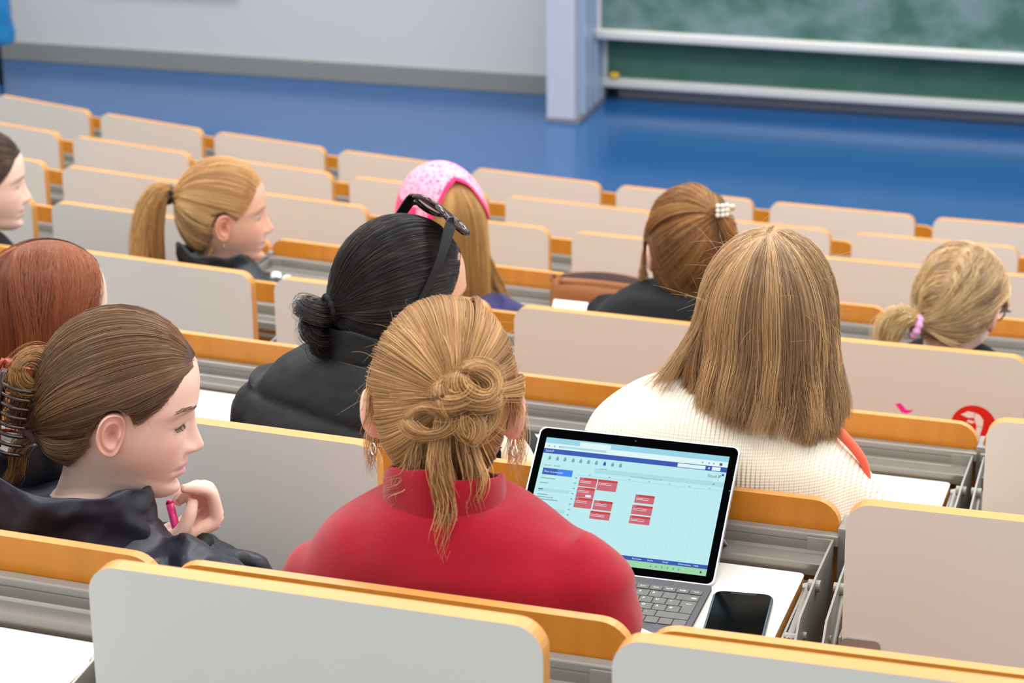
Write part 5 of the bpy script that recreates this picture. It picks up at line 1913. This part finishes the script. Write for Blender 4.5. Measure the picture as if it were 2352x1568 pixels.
for i, s_ in enumerate(('Startseite', 'Suche', 'Profil', 'Datenschutz', 'Hilfe')): ui_text(s_, .60 + i * .082, .929, .0034, 3)
ui(0, 1, .945, 1, 7, 2)
for i in range(6): ui(.70 + i * .03, .709 + i * .03, .965, .982, 6, 3)
ui(.965, .975, .965, .984, 10, 3)
mb.build('display', SM, scr, fix=False, label='lit display with a timetable')
mb = MB().cyl(sp_(-.004, LH - .008, .0003), sp_(-.004, LH - .008, .0009), .0016, 12)
mb.build('webcam', mat('webcam_glass', srgb(20, 22, 30), .1), scr)
mb = MB()                                                # kickstand
a_, b_ = Vector(sp_(0, .075, -.0085)), Vector((0, .175, .0025))
mb.prism([(-LW / 2 + .004, a_.y, a_.z), (LW / 2 - .004, a_.y, a_.z), (LW / 2 - .004, .108, .0130), (-LW / 2 + .004, .108, .0130)], (0, .002, .0012))
mb.build('kickstand', bpy.data.materials['tablet_aluminium'], lap)

# ---- phone
ph = thing_at(2, 1, .179, -.008, -.1835, 6.5, 'phone', 'dark switched-off phone in a teal case on the desk right of the laptop', 'phone')
mb = MB()
P = rrect(.079, .156, .014, 0, 0, 8)
mb.prism([(x, y, 0) for x, y in P], (0, 0, .0098))
case = mb.build('case', mat('teal_case', srgb(36, 66, 72), .35), ph)
P = rrect(.0725, .149, .011, 0, 0, 8)
MB().prism([(x, y, .0098) for x, y in P], (0, 0, .0006)).build('glass_screen', mat('phone_glass', srgb(4, 8, 9), .12, spec=.09), ph)
P = rrect(.034, .006, .0028, 0, .0705, 4)
MB().prism([(x, y, .0104) for x, y in P], (0, 0, .00008)).build('notch', mat('notch_black', srgb(28, 34, 36), .3), ph)
md = case.modifiers.new('b', 'BEVEL')
md.width, md.segments, md.limit_method = .003, 3, 'ANGLE'

# ---- papers, pen, slips
pap = mat('paper', srgb(250, 250, 252), .8)


def sheet(n, k, pts, label, group=None, thick=.0012, name='paper_sheet'):
    mb = MB().prism([(x, y, -.1836 + .03 * (y + .007)) for x, y in pts][::-1], (0, 0, thick))
    o = on_seat(n, k, mb.build(name, pap, None, dz=UF))
    tag(o, label, 'paper', group)
    return o


sheet(3, -3, [(-.14, .105), (.075, .088), (.098, -.13), (-.12, -.13)], 'white paper sheet on the desk beside the black puffer jacket')
mb = MB().tube([(.052, .080, -.1770), (.115, .062, -.1772)], [.0038, .0038], 10)
o = on_seat(3, -3, mb.build('pen', mat('lilac_pen', srgb(150, 146, 170), .4), None, smooth=True, dz=UF))
tag(o, 'slim lilac grey pen on the paper beside the black puffer jacket', 'pen')
mb = MB().prism([(.025, .060, -.1815), (.112, .064, -.1815), (.106, .114, -.128), (.022, .110, -.128)], (0, -.005, .005))
o = on_seat(5, 3, mb.build('paper_pad', pap, None, dz=UF))
tag(o, 'white paper pad leaning against the brown leather bag', 'paper')
for i, (x, y) in enumerate(((-.205, .135), (-.165, .12))):
    mb = MB().box((x, y, -.166), (.026, .022, .022), bev=.009, seg=4)
    o = on_seat(5, 2, mb.build('earbud_case', mat('white_gloss', srgb(246, 246, 246), .25), None, smooth=True, dz=UF))
    tag(o, ('small white rounded box by the ponytail woman, nearer her sleeve', 'small white rounded box by the ponytail woman, farther from her sleeve')[i], 'box', None)

# ---- brown leather bag
bag = thing_at(5, 3, .135, .165, -.168, 0, 'leather_bag', 'tan brown leather bag lying open left of the black hoodie', 'bag')
lea = mat('tan_leather', srgb(140, 80, 32), .55, noise_amt=.12, noise_scale=30)
lea2 = mat('leather_lining', srgb(44, 12, 8), .8)
V, F = [], []
prof = [(-.030, .0), (-.040, .02), (-.040, .055), (-.030, .078), (-.012, .086)]
nx = 14
for i in range(nx + 1):
    x = -.135 + .28 * i / nx
    e = 1 - .25 * abs(2 * i / nx - 1) ** 6
    for y, z in prof + [(.012, .083), (.026, .07), (.030, .03), (.026, .0)]:
        V.append((x, y * e, z * (1 - .10 * abs(2 * i / nx - 1) ** 4)))
k_ = len(prof) + 4
for i in range(nx):
    for j in range(k_):
        F.append((i * k_ + j, (i + 1) * k_ + j, (i + 1) * k_ + (j + 1) % k_, i * k_ + (j + 1) % k_))
F += [tuple(range(k_)), tuple(nx * k_ + j for j in range(k_))[::-1]]
b_ = MB().add(V, F).build('bag_body', lea, bag, smooth=True)
V, F = [], []
for i in range(nx + 1):                                  # gaping mouth and its flap
    x = -.115 + .24 * i / nx
    g = math.sin(math.pi * i / nx)
    V += [(x, -.030, .080), (x, -.016, .086 + .004 * g), (x, .004, .088 + .016 * g), (x, .030, .084 + .012 * g), (x, .034, .060)]
for i in range(nx):
    for j in range(4):
        F.append((i * 5 + j, (i + 1) * 5 + j, (i + 1) * 5 + j + 1, i * 5 + j + 1))
mi = [1 if (q[0] % 5) in (1,) else 0 for q in F]
o = mk('flap', V, F, [lea, lea2], bag, True, mi=mi)
md = o.modifiers.new('s', 'SOLIDIFY')
md.thickness = .0025
mb = MB().tube([tuple(q) for q in crom([(-.13, -.02, .06), (-.142, .0, .085), (-.13, .02, .06)], 6)], .004, 8)
mb.build('strap', mat('strap_dark', srgb(120, 66, 26), .6), bag, smooth=True)

# ---- cream cloth bundle with black patch, and dark notebook, beside the red jumper woman's ear
V, F = [], []
co, no, fq = remesh(*tube(crom([(-.285, .31, -.085), (-.262, .30, -.092), (-.235, .30, -.118), (-.226, .305, -.16), (-.225, .31, -.33)], 5), np.interp(np.linspace(0, 1, 21), [0, .3, .6, 1], [.020, .032, .034, .045]), 16), .006, 4)
cr = cloth('cream_fleece', srgb(240, 232, 208), .95)
patch = (co[:, 0] > -.262 - .25 * (co[:, 2] + .10)) & (co[:, 0] < -.232 - .25 * (co[:, 2] + .10)) & (co[:, 2] < -.088) & (co[:, 1] < .31)
mi = [int(sum(patch[i] for i in f) > len(f) / 2) for f in fq]
o = on_seat(2, 1, mk('fleece_jacket', co, fq, [cr, cloth('black_patch', srgb(12, 12, 13), .8)], None, True, mi=mi, dz=UF))
tag(o, 'bunched cream fleece with a black patch, right of the red jumper woman', 'jacket')
mb = MB().box((.115, .045, -.176), (.14, .10, .012), bev=.002)
o = on_seat(3, -2, mb.build('notebook', mat('notebook_black', srgb(38, 40, 36), .6), None, dz=UF))
tag(o, 'black notebook on the white desk behind the laptop screen corner', 'notebook')

# ---- chair with a blue jacket at the far left, by the front wall
ch = empty('chair', (-6.04, 9.36, 0), math.radians(15), 'dark chair at the upper left edge beside the front wall', 'chair')
dk = mat('chair_dark', srgb(24, 26, 34), .5)
MB().box((0, 0, .45), (.30, .38, .03), bev=.01).build('seat', dk, ch)
for sx in (-1, 1):
    for sy_ in (-1, 1):
        MB().tube([(sx * .13, sy_ * .15, .44), (sx * .13, sy_ * .16, 0)], [.018, .015], 10).build('leg', dk, ch, smooth=True)
MB().box((0, .2, .72), (.30, .03, .34), bev=.01).build('backrest', dk, ch)
co, no, fq = remesh(*tube(crom([(.10, .0, .82), (.16, -.06, .70), (.20, -.08, .50), (.21, -.08, .29)], 5), np.interp(np.linspace(0, 1, 16), [0, .5, 1], [.06, .085, .085]), 18), .015, 4)
co = co + no * (.012 * fbm(co, 9, 1.0))[:, None]
jb = mk('blue_jacket', co, fq, cloth('bright_blue_cloth', srgb(22, 112, 168), .7), None, True)
jb.matrix_world = Matrix.Translation((-6.04, 9.36, 0)) @ Matrix.Rotation(math.radians(15), 4, 'Z')
tag(jb, 'bright blue jacket hanging on the dark chair at the upper left edge', 'jacket')
